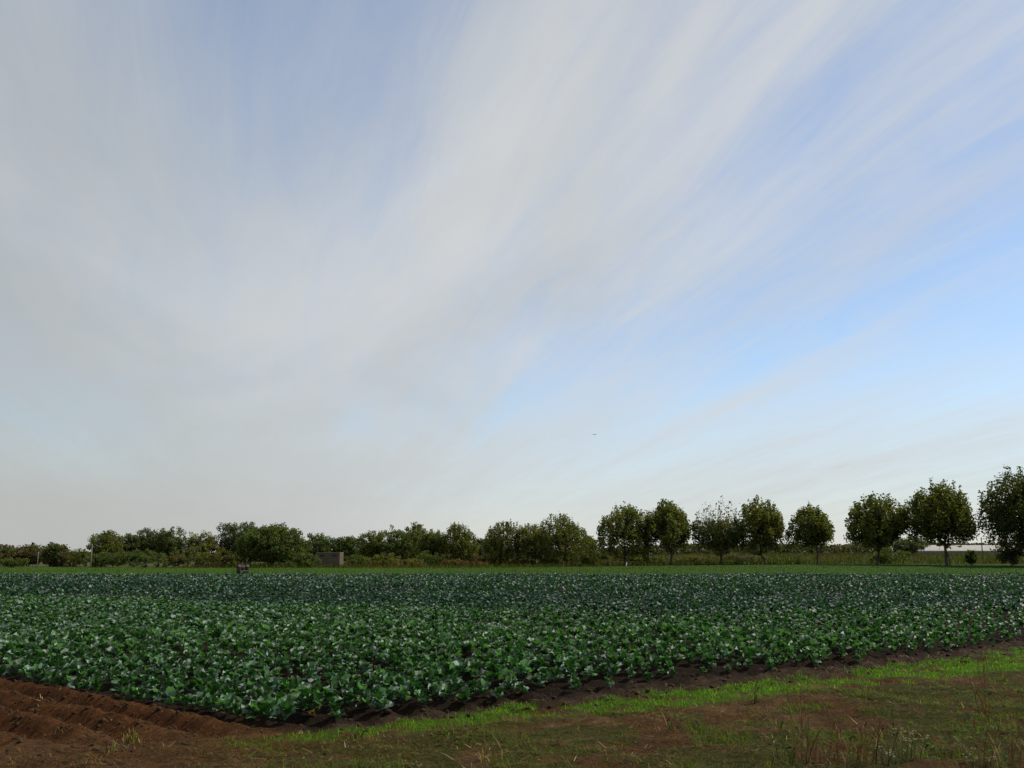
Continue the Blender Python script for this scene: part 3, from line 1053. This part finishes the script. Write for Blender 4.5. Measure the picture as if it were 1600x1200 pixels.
for i, (u, vt, w, d, c1, c2, low, lab) in enumerate(WOOD):
    loc, H, W = place(u, vt, w, d)
    if low == 2:
        make_tree("dome_tree", 300 + i, H, W, 0.25, loc, c1, lab, tips=520, per_tip=40, leaf=0.24, clump=0.42, shell=3.2, lobes=0.08,
                  color2=c2, mix2=0.35, egg=0.10, dense_low=True)
    else:
        make_tree("broadleaf_tree", 300 + i, H * 1.03, W * 1.12, H * 0.06, loc, c1, lab, group="trees of the mixed wood", tips=230, per_tip=36, leaf=0.22,
                  clump=0.40, lobes=0.30, shift=0.06, color2=c2, mix2=0.35, limbs=7, dense_low=True)

# columnar cypresses far left
for i, (u, vt, d, lab) in enumerate([(37, 854, 190, "short thin cypress, leftmost of the dark spires"), (52, 845, 190, "tallest thin dark cypress spire at far left"),
                                     (64, 853, 192, "cypress spire right beside the tallest spire"), (71, 858, 186, "lowest cypress spire next to the dark green tree")]):
    loc, H, W = place(u, vt, 5, d)
    make_tree("cypress_tree", 400 + i, H, 0.9, 0.3, loc, (0.018, 0.03, 0.014), lab, group="cypress spires at far left", tips=90, per_tip=30, leaf=0.2,
              clump=0.17, lobes=0.05, egg=0.5, limbs=3, trunk_r=0.1, dense_low=True)

# shrubs and brush at the foot of the trees
SHRUBS = [
    (22, 872, 40, 139, OLIVE, DKGREEN, "low dark shrub at the far left field edge"),
    (104, 858, 30, 146, BROWN, GREYGR, "thin brown twiggy shrub right of the dark green tree"),
    (127, 857, 34, 144, YELGR, OLIVE, "yellow-green shrub just left of the taller pale pole"),
    (178, 862, 52, 139, OLIVE, DKGREEN, "olive shrub at the foot of the leftmost olive tree"),
    (152, 866, 34, 141, DKGREEN, OLIVE, "low dark shrub just right of the taller pale pole"),
    (228, 858, 50, 139, MIDGR, OLIVE, "green shrub below the lumpy-topped dark tree"),
    (272, 866, 46, 138, BROWN, OLIVE, "brownish shrub at the middle of the left wood edge"),
    (315, 852, 60, 140, OLIVE, YELGR, "broad yellowish shrub left of the big dome"),
    (350, 862, 44, 138, (0.075, 0.070, 0.018), OLIVE, "golden-olive shrub touching the big dome"),
    (478, 866, 36, 137, OLIVE, MIDGR, "shrub between the big dome and the grey shed"),
    (557, 868, 36, 146, DKGREEN, OLIVE, "dark shrub right of the grey shed"),
    (596, 864, 44, 146, OLIVE, YELGR, "olive shrub below the yellow-green tree right of the shed"),
    (640, 874, 40, 144, YELGR, BROWN, "low yellowish brush left of centre"),
    (672, 862, 40, 150, DKGREEN, OLIVE, "dark shrub under the narrow plane tree"),
    (706, 874, 34, 146, RUST, BROWN, "low rust-brown brush left of the grey round bush"),
    (752, 864, 58, 155, BROWN, GREYGR, "round grey-brown bush in the gap near centre"),
    (742, 876, 62, 148, RUST, BROWN, "rust-red low brush in front of the round grey-brown bush"),
    (776, 872, 26, 150, OLIVE, BROWN, "small olive bush right of the rust-red brush"),
    (815, 874, 46, 148, RUST, OLIVE, "reddish brush between two plane trunks at centre"),
    (858, 873, 36, 147, OLIVE, DKGREEN, "dull green brush under the full plane tree"),
    (918, 869, 24, 145, DKGREEN, OLIVE, "small dark bush at the left of the sky gap"),
    (944, 857, 46, 175, OLIVE, BROWN, "rounded olive bush filling the foot of the sky gap"),
    (1016, 868, 40, 150, OLIVE, DKGREEN, "dark bush between the first two trunks of the clump"),
    (1080, 868, 50, 152, BROWN, OLIVE, "brownish bush between trunks left of the half-bare tree"),
    (1160, 866, 46, 154, BROWN, GREYGR, "grey-brown bush right of the half-bare tree"),
    (1386, 858, 52, 132, DKGREEN, OLIVE, "dark low growth under the broad plane tree"),
    (1518, 862, 13, 126, DKGREEN, DKGREEN, "small dark upright bush in the meadow between the last two trees"),
    (1578, 852, 34, 121, DKGREEN, BROWN, "dark bush at the foot of the largest right-hand tree"),
]
for i, (u, vt, w, d, c1, c2, lab) in enumerate(SHRUBS):
    loc, H, W = place(u, vt, w, d)
    make_tree("shrub", 500 + i, H, W * 1.3, 0.06, loc, c1, lab, category="shrub", group="shrubs along the far field edge", tips=95, per_tip=34, leaf=0.17,
              clump=0.26, lobes=0.35, color2=c2, mix2=0.4, limbs=6, trunk_r=0.05, dense_low=True)

# scrub on the far side of the meadow reads as one mass
n = 5000
u = RNG.uniform(-520, 2120, n)
d = RNG.uniform(235, 262, n)
X = (u - 800) / FPX * d / math.cos(TILT) * 0.985
hgt = 1.0 + 2.4 * fbm(X * 0.09, d * 0.02, 61, 3)
P = np.stack([X, d, ground_z(X, d, False)], -1)
per = 10
Pc = np.repeat(P, per, 0) + np.stack([RNG.normal(0, 0.8, n * per), RNG.normal(0, 0.8, n * per), RNG.random(n * per) ** 0.7 * np.repeat(hgt, per)], -1)
m = len(Pc)
nr = RNG.normal(size=(m, 3))
nr /= np.linalg.norm(nr, axis=1)[:, None]
ax = np.cross(nr, RNG.normal(size=(m, 3)))
ax /= np.linalg.norm(ax, axis=1)[:, None]
ay = np.cross(nr, ax)
V = np.stack([Pc - ax * 0.42, Pc + ay * 0.32, Pc + ax * 0.42, Pc - ay * 0.32], 1).reshape(-1, 3)
b = np.arange(m)[:, None] * 4
cc = np.repeat(vary((0.048, 0.052, 0.026), n, 0.3), per, 0)
obj("distant_scrub", mesh_np("distant_scrub", V, tris=np.concatenate([b + np.array([0, 2, 1]), b + np.array([0, 3, 2])]), col=np.repeat(cc, 4, 0), mats=[M_TREE]),
    kind="stuff", label="low hazy scrub beyond the meadow behind the plane trees", category="scrub")

# far green strip and rough meadow grass
def band_points(n, y0, y1, f=0.6):
    yy = RNG.uniform(y0, y1, n)
    xx = RNG.uniform(-1, 1, n) * yy * f
    return xx, yy


xx, yy = band_points(34000, CROP_END + 0.3, 136)
P = np.stack([xx, yy, ground_z(xx, yy, False)], -1)
n = len(P)
cl = vary((0.045, 0.105, 0.014), n, 0.3, 0.15)
yel = fbm(xx * 0.08, yy * 0.25, 71, 3)[:, None]
cl = cl * (1 - sstep(0.5, 0.65, yel)) + vary((0.085, 0.110, 0.016), n, 0.2) * sstep(0.5, 0.65, yel)
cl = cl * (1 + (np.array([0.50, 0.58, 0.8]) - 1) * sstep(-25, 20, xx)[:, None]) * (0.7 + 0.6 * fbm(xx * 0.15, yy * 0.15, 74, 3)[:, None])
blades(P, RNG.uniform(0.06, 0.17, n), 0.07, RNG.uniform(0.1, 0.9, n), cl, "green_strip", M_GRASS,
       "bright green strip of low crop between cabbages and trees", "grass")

xx, yy = band_points(46000, 132, 215, 0.58)
k = (xx > -45) & ((xx > 8) | (yy < 165))
xx, yy = xx[k], yy[k]
P = np.stack([xx, yy, ground_z(xx, yy, False)], -1)
n = len(P)
m1 = fbm(xx * 0.12, yy * 0.12, 73, 3)[:, None]
cl = vary((0.042, 0.052, 0.010), n, 0.4, 0.15) * (1 - sstep(0.52, 0.66, m1)) + vary((0.062, 0.042, 0.016), n, 0.35) * sstep(0.52, 0.66, m1)
blades(P, RNG.uniform(0.3, 0.9, n), 0.09, RNG.uniform(0.05, 0.6, n), cl, "meadow_grass", M_GRASS,
       "tall yellowish meadow grass at the feet of the plane trees", "grass")

# ------------------------------------------------------------------ buildings and small far things
M_BLOCK = plain("shed_render", (0.098, 0.080, 0.056), 0.9, var=0.25, scale=2.5, bump=0.3, spec=0.1)
M_SLAB = plain("shed_slab", (0.10, 0.086, 0.07), 0.9, var=0.2, scale=3)
M_DARK = plain("dark_opening", (0.012, 0.012, 0.013), 0.4, var=0.2)
M_FRAME = plain("dark_frame", (0.05, 0.045, 0.04), 0.7, var=0.2)

d = 141.0
X0, _, Ztop = at(494, 863, d)
X1, _, _ = at(531, 863, d)
zg = gz1((X0 + X1) / 2, d, False)
sh = obj("shed", None, loc=((X0 + X1) / 2, d, zg), label="small grey flat-roofed shed with two dark slit windows beside the dome tree", category="shed")
hw, hh, dp = (X1 - X0) / 2, Ztop - zg, 3.2
zw0, zw1 = hh * 0.70, hh * 0.84
wins = [(-hw * 0.66, -hw * 0.30), (hw * 0.36, hw * 0.76)]
mb = MB()
mb.box(-hw, hw, 0, 0.2, -0.2, zw0).box(-hw, hw, 0, 0.2, zw1, hh - 0.12)
xs = [-hw] + [v for w_ in wins for v in w_] + [hw]
for a, b_ in ((xs[0], xs[1]), (xs[2], xs[3]), (xs[4], xs[5])):
    mb.box(a, b_, 0, 0.2, zw0, zw1)
mb.box(-hw, -hw + 0.2, 0.2, dp, -0.2, hh - 0.12).box(hw - 0.2, hw, 0.2, dp, -0.2, hh - 0.12).box(-hw + 0.2, hw - 0.2, dp - 0.2, dp, -0.2, hh - 0.12)
mb.build("wall", M_BLOCK, sh)
MB().box(-hw - 0.02, hw + 0.02, -0.03, dp + 0.03, hh - 0.12, hh, 0.02).build("roof", M_SLAB, sh)
for a, b_ in wins:
    wo_ = MB().box(a, b_, 0.10, 0.13, zw0, zw1).build("window", M_DARK, sh)
    mb = MB()
    mb.box(a, b_, 0.04, 0.09, zw0, zw0 + 0.04).box((a + b_) / 2 - 0.02, (a + b_) / 2 + 0.02, 0.045, 0.085, zw0 + 0.04, zw1)
    mb.build("frame", M_FRAME, wo_)

# long white greenhouse behind the meadow, right
M_PLASTIC = plain("greenhouse_film", (0.72, 0.69, 0.63), 0.35, var=0.08, scale=0.8, spec=0.5)
_nt = M_PLASTIC.node_tree
_tr = _nt.nodes.new("ShaderNodeBsdfTranslucent")
_tr.inputs["Color"].default_value = (0.82, 0.80, 0.74, 1)
_ms = _nt.nodes.new("ShaderNodeMixShader")
_ms.inputs[0].default_value = 0.5
_nt.links.new(_nt.nodes["Principled BSDF"].outputs[0], _ms.inputs[1])
_nt.links.new(_tr.outputs[0], _ms.inputs[2])
_nt.links.new(_ms.outputs[0], _nt.nodes["Material Output"].inputs["Surface"])
M_SKIRT = plain("greenhouse_skirt", (0.16, 0.13, 0.16), 0.8, var=0.2)
M_STEEL = plain("steel", (0.30, 0.30, 0.29), 0.5, 0.6, var=0.15)
d = 225.0
Xa, _, _ = at(1405, 860, d)
Xb, _, Zt = at(1600, 851.5, d)
Lg = (Xb - Xa) + 14
zg = gz1(Xa + Lg / 2, d, False)
gh = obj("greenhouse", None, loc=(Xa, d, zg), label="long low white plastic greenhouse behind the meadow at right", category="greenhouse")
Zs = at(1500, 861, d)[2] - zg
Zr = Zt - zg
nb = 16
bw = Lg / nb
for k in range(nb):
    x0, x1 = k * bw + 0.008, (k + 1) * bw - 0.008
    prof = [(0.1 + 3.4 * f, Zs + (Zr - Zs) * hz) for f, hz in ((0, 0), (0.16, 0.36), (0.36, 0.66), (0.6, 0.87), (0.8, 0.965), (1, 1), (1.2, 0.965), (1.4, 0.87),
                                                               (1.64, 0.66), (1.84, 0.36), (2, 0))]
    V, Q = [], []
    for (yy_, z_) in prof:                              # one thin sheet of film per bay
        V += [(x0, yy_, z_), (x1, yy_, z_)]
    for i in range(len(prof) - 1):
        a = i * 2
        Q += [(a, a + 1, a + 3, a + 2)]
    MB().add(V, Q).build("panel", M_PLASTIC, gh, smooth=False)
    MB().box(x0, x1, 0.12, 0.16, -0.1, Zs - 0.02).build("skirt", M_SKIRT, gh)
for k in range(nb + 1):
    MB().tube([(k * bw, 0.05, -0.2), (k * bw, 0.05, Zs)], 0.035, 6).build("post", M_STEEL, gh)
MB().box(0, Lg, -0.03, 0.06, Zs - 0.01, Zs + 0.09).build("gutter", M_STEEL, gh)

# poles
M_POLE = plain("pale_pole", (0.17, 0.15, 0.13), 0.8, var=0.15)
M_DPOLE = plain("dark_pole", (0.06, 0.055, 0.05), 0.8, var=0.2)
for (u, vt, vb, d, rad, mat_, lab) in ((144, 850, 888, 134, 0.075, M_POLE, "taller pale utility pole at the left field edge"),
                                        (60, 862, 887, 137, 0.06, M_POLE, "shorter pale pole in front of the brown left trees"),
                                        (1533, 839, 862, 205, 0.10, M_DPOLE, "dark utility pole in front of the white greenhouse")):
    X, Y, Z = at(u, vt, d)
    zg = gz1(X, d, False)
    e = obj("utility_pole", None, loc=(X, d, zg), label=lab, category="pole", group="utility poles")
    h_ = Z - zg
    MB().tube([(0, 0, -0.3), (0, 0, h_ * 0.5), (0.02, 0, h_)], [rad * 1.2, rad, rad * 0.8], 8).build("pole", mat_, e, smooth=True)
    ca = MB().box(-0.35, 0.35, -rad - 0.08, -rad - 0.01, h_ - 0.45, h_ - 0.37).build("crossarm", mat_, e)
    for sx in (-0.3, 0.3):
        MB().tube([(sx, -rad - 0.045, h_ - 0.37), (sx, -rad - 0.045, h_ - 0.27)], [0.03, 0.02], 6).build("insulator", M_POLE, ca)

# leaning fence post and white marker
X, Y, Z = at(1481, 865, 125)
zg = gz1(X + 0.2, 125, False)
e = obj("fence_post", None, loc=(X + 0.25, 125, zg), label="dark leaning wooden post beside the tall plane tree's trunk", category="post")
MB().tube([(0, 0, -0.2), (-0.12, 0, (Z - zg) * 0.5), (-0.25, 0.0, Z - zg)], [0.09, 0.085, 0.07], 7).build("post", M_DPOLE, e, smooth=True)
MB().tube([(-0.25, 0, Z - zg), (-0.255, 0, Z - zg + 0.03)], [0.085, 0.05], 7).build("cap", M_DPOLE, e)
M_WHITE = plain("white_paint", (0.78, 0.76, 0.70), 0.6, var=0.06)
X, Y, Z = at(979, 878.5, 133)
zg = gz1(X, 133, False)
e = obj("marker_post", None, loc=(X - 0.05, 133, zg), label="short leaning white marker post at the foot of the clump's left tree", category="post")
MB().tube([(-0.03, 0, -0.1), (0.03, 0, (Z - zg) * 0.6), (0.08, 0, Z - zg)], [0.07, 0.07, 0.06], 7).build("post", M_WHITE, e)
MB().tube([(0.02, 0, 0.02), (0.035, 0, 0.12)], [0.075, 0.075], 7).build("base_band", M_DPOLE, e)

# small rusty red farm tractor on the green strip
M_RED = plain("rusty_red", (0.060, 0.022, 0.016), 0.65, var=0.5, scale=5)
M_TYRE = plain("tyre", (0.018, 0.017, 0.016), 0.85, var=0.3)
M_GREY = plain("tractor_grey", (0.13, 0.10, 0.095), 0.55, var=0.2)
d = 96.0
X, Y, Z = at(379, 893, d)
zg = gz1(X, d, False)
tr = obj("tractor", None, loc=(X, d, zg), rot=(0, 0, math.radians(28)), label="small rusty red tractor standing on the green strip before the dome tree", category="tractor")
tr.scale = (0.66, 0.66, 0.66)
MB().box(-0.22, 0.22, 0.35, 1.45, 0.55, 1.02, 0.06).build("hood", M_RED, tr)
MB().box(-0.20, 0.20, -0.45, 0.35, 0.42, 0.72, 0.04).build("body", M_RED, tr)
MB().box(-0.23, 0.23, 1.452, 1.50, 0.56, 0.98, 0.015).build("grille", M_GREY, tr)


def wheel(parent, cx, cy, r, w):
    mb = MB()
    prof = [(r * 0.62, -w / 2), (r * 0.94, -w / 2), (r, -w * 0.3), (r, w * 0.3), (r * 0.94, w / 2), (r * 0.62, w / 2)]
    ns = 20
    V = [(x_, math.cos(a) * rr_, math.sin(a) * rr_) for a in np.arange(ns) * 2 * math.pi / ns for (rr_, x_) in prof]
    Q = [(i * 6 + k, ((i + 1) % ns) * 6 + k, ((i + 1) % ns) * 6 + (k + 1) % 6, i * 6 + (k + 1) % 6) for i in range(ns) for k in range(6)]
    w_ = obj("wheel", None, parent, loc=(cx, cy, r))
    mb.add(V, Q).build("tyre", M_TYRE, w_)
    MB().tube([(-w * 0.28, 0, 0), (w * 0.28, 0, 0)], r * 0.615, 14).build("rim", M_RED, w_)


for sx in (-1, 1):
    wheel(tr, sx * 0.58, -0.2, 0.58, 0.30)
    wheel(tr, sx * 0.46, 1.20, 0.33, 0.18)
    fm = MB()
    a = np.linspace(0.25, 2.6, 8)
    V = [(sx * 0.58 + ox, -0.2 + math.cos(t_) * rr_, 0.58 + math.sin(t_) * rr_) for t_ in a for (ox, rr_) in ((-0.19, 0.68), (0.19, 0.68), (0.19, 0.65), (-0.19, 0.65))]
    Q = [(i * 4 + k, i * 4 + (k + 1) % 4, (i + 1) * 4 + (k + 1) % 4, (i + 1) * 4 + k) for i in range(7) for k in range(4)]
    fm.add(V, Q).build("mudguard", M_RED, tr)
MB().box(-0.24, 0.24, -0.52, -0.14, 0.80, 0.88, 0.03).box(-0.24, 0.24, -0.60, -0.521, 0.86, 1.20, 0.03).box(-0.05, 0.05, -0.4, -0.3, 0.70, 0.80).build("seat", M_GREY, tr)
st = MB().tube([(0, 0.34, 0.75), (0, 0.12, 1.08)], 0.025, 6).build("steering_column", M_DPOLE, tr)
aa = np.linspace(0, 2 * math.pi, 17)
MB().tube(np.stack([np.cos(aa) * 0.2, 0.12 + np.sin(aa) * 0.15, 1.08 + np.sin(aa) * 0.11], -1), 0.018, 5, cap=False).build("steering_wheel", M_DPOLE, st)
MB().tube([(0.12, 0.9, 1.0), (0.12, 0.9, 1.5), (0.12, 0.87, 1.55)], 0.03, 7).build("exhaust", M_GREY, tr)
MB().box(-0.5, 0.5, 1.1, 1.3, 0.28, 0.38).build("axle", M_DPOLE, tr)
MB().box(-0.7, 0.7, -1.25, -1.12, 0.30, 0.42, 0.02).box(-0.04, 0.04, -1.12, -0.45, 0.38, 0.46).build("implement", M_GREY, tr)

# bird
M_BIRD = plain("bird_feathers", (0.03, 0.03, 0.03), 0.8, var=0.2)
X, Y, Z = at(929, 679, 95)
bd = obj("bird", None, loc=(X, 95, Z), rot=(0, 0, math.radians(75)), label="tiny dark bird gliding in the grey sky right of centre", category="bird")
V, Q, ns = [], [], 8
for (xx_, rr_, zz_) in ((-0.20, 0.012, 0.0), (-0.10, 0.03, 0), (-0.03, 0.042, 0), (0.05, 0.038, 0.005), (0.09, 0.026, 0.012), (0.12, 0.026, 0.016), (0.145, 0.012, 0.014), (0.17, 0.003, 0.012)):
    V += [(xx_, math.cos(a) * rr_, zz_ + math.sin(a) * rr_ * 0.9) for a in np.arange(ns) * 2 * math.pi / ns]
for i in range(7):
    Q += [(i * ns + k, i * ns + (k + 1) % ns, (i + 1) * ns + (k + 1) % ns, (i + 1) * ns + k) for k in range(ns)]
mb = MB().add(V, Q)
for sy in (-1, 1):
    W_ = [(0.07, 0.02), (0.09, 0.10), (0.05, 0.19), (-0.06, 0.30), (-0.05, 0.17), (-0.045, 0.09), (-0.05, 0.02)]
    top = [(a, sy * b_, 0.02 + 0.10 * b_ - 0.25 * b_ * b_) for a, b_ in W_]
    bot = [(a, sy * b_, 0.012 + 0.10 * b_ - 0.25 * b_ * b_) for a, b_ in W_]
    T = [(0, i, i + 1) for i in range(1, 6)] + [(7, 7 + i + 1, 7 + i) for i in range(1, 6)]
    mb.add(top + bot, [(i, (i + 1) % 7, 7 + (i + 1) % 7, 7 + i) for i in range(7)], T)
mb.add([(-0.18, -0.012, 0), (-0.18, 0.012, 0), (-0.30, 0.05, 0), (-0.30, -0.05, 0), (-0.18, -0.012, 0.006), (-0.18, 0.012, 0.006), (-0.30, 0.05, 0.005), (-0.30, -0.05, 0.005)],
       [(0, 1, 2, 3), (4, 7, 6, 5), (0, 4, 5, 1), (2, 6, 7, 3), (0, 3, 7, 4), (1, 5, 6, 2)])
mb.build("body", M_BIRD, bd, smooth=True)

# ------------------------------------------------------------------ weeds in the near right corner and on the soil
M_STEM_DRY = plain("dry_stem", (0.13, 0.060, 0.022), 0.8, var=0.4, scale=25)
M_STEM_DARK = plain("dark_stem", (0.045, 0.022, 0.012), 0.8, var=0.4, scale=25)
M_STEM_GREEN = plain("green_stem", (0.07, 0.10, 0.02), 0.7, var=0.3, scale=25)
M_PETAL = plain("pale_petals", (0.36, 0.33, 0.20), 0.7, var=0.12, scale=40)
M_SEED = plain("seed_head", (0.12, 0.055, 0.025), 0.9, var=0.4, scale=60)


def gpoint(u, v):
    dx, fy, fz = ray(u, v)
    k = -CAM_H / fz
    return dx * k, fy * k


def blade_mesh(rg, L, w, lean, az, color):
    f = np.linspace(0, 1, 6)
    a = lean * (0.5 + 1.3 * f)
    step = L / 5
    px, pz_ = np.cumsum(np.r_[0, np.sin(a[:-1]) * step]), np.cumsum(np.r_[0, np.cos(a[:-1]) * step])
    P = np.stack([px * math.cos(az), px * math.sin(az), pz_], -1)
    sd = np.array([-math.sin(az), math.cos(az), 0])
    ww = w * np.array([0.7, 1, 1, 0.85, 0.55, 0.06])[:, None]
    V = np.concatenate([P - sd * ww / 2, P + sd * ww / 2, P + np.array([0, 0, -0.15 * w])])
    Q = []
    for i in range(5):
        Q += [(i, 12 + i, 13 + i, i + 1), (12 + i, 6 + i, 7 + i, 13 + i)]
    return mesh_np("blade", V, Q, col=np.tile(np.array(color), (18, 1)), smooth=True, mats=[M_STRAW])


def weed(name, loc_uv, seed, label, stems, blades_n, height, stem_mat, blade_cols, category="weed", group=None, seedh=True, flowers=0, spread=0.09, dy=0.0):
    rg = np.random.default_rng(seed)
    X, Y = gpoint(*loc_uv)
    Y += dy
    X = X * (Y / (Y - dy)) if dy else X
    e = obj(name, None, loc=(X, Y, gz1(X, Y) - 0.01), label=label, category=category)
    if group:
        e["group"] = group
    for k in range(stems):
        az, ln = rg.uniform(0, 6.28), height * rg.uniform(0.65, 1.0)
        lean = rg.uniform(0.05, 0.32)
        bx, by = rg.normal(0, spread, 2)
        f = np.linspace(0, 1, 7)
        px = np.sin(lean) * ln * f + 0.05 * ln * f ** 2 * rg.uniform(-1, 1.5)
        P = np.stack([bx + px * math.cos(az), by + px * math.sin(az), math.cos(lean) * ln * f], -1)
        so = MB().tube(P, np.linspace(0.0042, 0.0016, 7), 5).build("stem", stem_mat, e, smooth=True)
        tip, dirv = P[-1], (P[-1] - P[-2]) / np.linalg.norm(P[-1] - P[-2])
        if seedh:
            mb = MB()
            nseed = 16
            for i in range(nseed):
                b0 = tip - dirv * 0.16 * ln * (i / nseed) + rg.normal(0, 0.004, 3)
                o_ = rg.normal(size=3)
                o_ /= np.linalg.norm(o_)
                p1 = b0 + dirv * 0.016 + o_ * 0.010
                mb.tube([b0, (b0 + p1) / 2 + o_ * 0.002, p1], [0.0015, 0.0042, 0.001], 4)
            mb.build("seed_head", M_SEED, so)
        for c in range(int(rg.integers(1, 4))):
            fi = rg.uniform(0.2, 0.75)
            p = P[int(fi * 6)]
            bl = obj("leaf", blade_mesh(rg, rg.uniform(0.10, 0.22), rg.uniform(0.006, 0.012), rg.uniform(0.4, 0.9), rg.uniform(0, 6.28), blade_cols[int(rg.integers(0, len(blade_cols)))]), so)
            bl.location = p
        if flowers:
            for c in range(flowers):
                ang = rg.uniform(0, 6.28)
                fp = tip + np.array([math.cos(ang), math.sin(ang), 0]) * rg.uniform(0.0, 0.05) + np.array([0, 0, rg.uniform(-0.03, 0.02)])
                mb = MB()
                for pt_ in range(7):
                    a = pt_ * 2 * math.pi / 7
                    c_, s_ = math.cos(a), math.sin(a)
                    R_, w_ = 0.013, 0.005
                    mb.add([(fp[0], fp[1], fp[2]), (fp[0] + c_ * R_ * 0.6 - s_ * w_, fp[1] + s_ * R_ * 0.6 + c_ * w_, fp[2] + 0.004),
                            (fp[0] + c_ * R_, fp[1] + s_ * R_, fp[2] + 0.002), (fp[0] + c_ * R_ * 0.6 + s_ * w_, fp[1] + s_ * R_ * 0.6 - c_ * w_, fp[2] + 0.004)], [(0, 3, 2, 1)])
                mb.tube([(fp[0], fp[1], fp[2] - 0.012), (fp[0], fp[1], fp[2] + 0.004)], [0.003, 0.006], 6)
                mb.build("flower", M_PETAL, so)
    for k in range(blades_n):
        bo = obj("blade", blade_mesh(rg, height * rg.uniform(0.25, 0.75), rg.uniform(0.007, 0.016), rg.uniform(0.1, 0.75), rg.uniform(0, 6.28), blade_cols[int(rg.integers(0, len(blade_cols)))]), e)
        bo.location = (*rg.normal(0, spread, 2), 0)
    return e


TAN, RUSTB, GRB, YGB = (0.20, 0.13, 0.055), (0.14, 0.058, 0.022), (0.045, 0.075, 0.016), (0.16, 0.15, 0.03)
weed("tall_weed", (1262, 1192), 1, "tall rust-brown seeding weed in the near right ground, tallest of all", 5, 8, 0.80, M_STEM_DRY, [RUSTB, TAN], spread=0.06)
weed("tall_weed", (1236, 1196), 2, "tall yellow-green grass stalk left of the tallest rusty weed", 3, 10, 0.62, M_STEM_GREEN, [YGB, GRB], spread=0.05, seedh=False)
weed("tall_weed", (1318, 1198), 3, "dense tuft of rusty dry grass at the bottom edge right of the tallest weed", 7, 24, 0.42, M_STEM_DRY, [RUSTB, TAN, RUSTB], spread=0.14)
weed("tall_weed", (1368, 1199), 4, "dark thin-stalked weed at the bottom edge left of the pale flowers", 4, 8, 0.40, M_STEM_DARK, [RUSTB, YGB], spread=0.08)
weed("flowering_weed", (1424, 1192), 5, "small weed with pale yellowish flowers near the bottom right", 6, 8, 0.26, M_STEM_GREEN, [GRB, YGB], seedh=False, flowers=3, spread=0.06)
weed("flowering_weed", (1402, 1199), 6, "low pale-flowered weed at the bottom edge below the larger flowering one", 4, 6, 0.12, M_STEM_GREEN, [GRB], seedh=False, flowers=4, spread=0.08)
weed("flowering_weed", (1530, 1199), 7, "whitish-flowered weed at the bottom edge toward the right corner", 4, 8, 0.14, M_STEM_GREEN, [GRB, TAN], seedh=False, flowers=4, spread=0.09)
weed("tall_weed", (1540, 1122), 8, "tall reddish weed standing alone on the right green patch", 3, 6, 0.62, M_STEM_DRY, [RUSTB, YGB], spread=0.04)
weed("tall_weed", (1545, 1198), 9, "drooping tan grass stalks near the bottom right corner", 4, 9, 0.48, M_STEM_DRY, [TAN, RUSTB], spread=0.09)
weed("tall_weed", (1597, 1196), 10, "rusty weed clump cut by the right edge at the bottom corner", 6, 14, 0.44, M_STEM_DRY, [RUSTB, TAN], spread=0.10)
weed("tall_weed", (1180, 1096), 11, "thin dark weed stalk at the left end of the right grass strip", 2, 4, 0.30, M_STEM_DARK, [GRB, RUSTB], spread=0.03)
weed("grass_tuft", (206, 1160), 12, "yellow-green grass tuft growing on the brown soil at left", 0, 34, 0.26, M_STEM_GREEN, [YGB, TAN, YGB], category="grass tuft", spread=0.05)
weed("grass_tuft", (172, 1176), 13, "small pale green sprig below the yellow-green tuft at left", 0, 12, 0.18, M_STEM_GREEN, [YGB, GRB], category="grass tuft", spread=0.03)
weed("grass_tuft", (555, 1152), 14, "green grass tuft on the dark soil left of the bright strip", 0, 26, 0.22, M_STEM_GREEN, [GRB, YGB], category="grass tuft", spread=0.05)
weed("grass_tuft", (932, 1118), 15, "dark green tuft at the edge of the bright strip near centre", 0, 30, 0.20, M_STEM_GREEN, [GRB, GRB, YGB], category="grass tuft", spread=0.09)
weed("grass_tuft", (770, 1190), 16, "dry yellowish tuft at the bottom edge left of centre", 2, 20, 0.20, M_STEM_DRY, [TAN, YGB], category="grass tuft", spread=0.07)
weed("grass_tuft", (1050, 1140), 17, "pale stalky tuft in the grass right of centre", 2, 16, 0.20, M_STEM_GREEN, [TAN, GRB], category="grass tuft", spread=0.06)
weed("grass_tuft", (1400, 1150), 18, "broad green tuft behind the flowering weed", 0, 40, 0.24, M_STEM_GREEN, [GRB, GRB, YGB], category="grass tuft", spread=0.16)
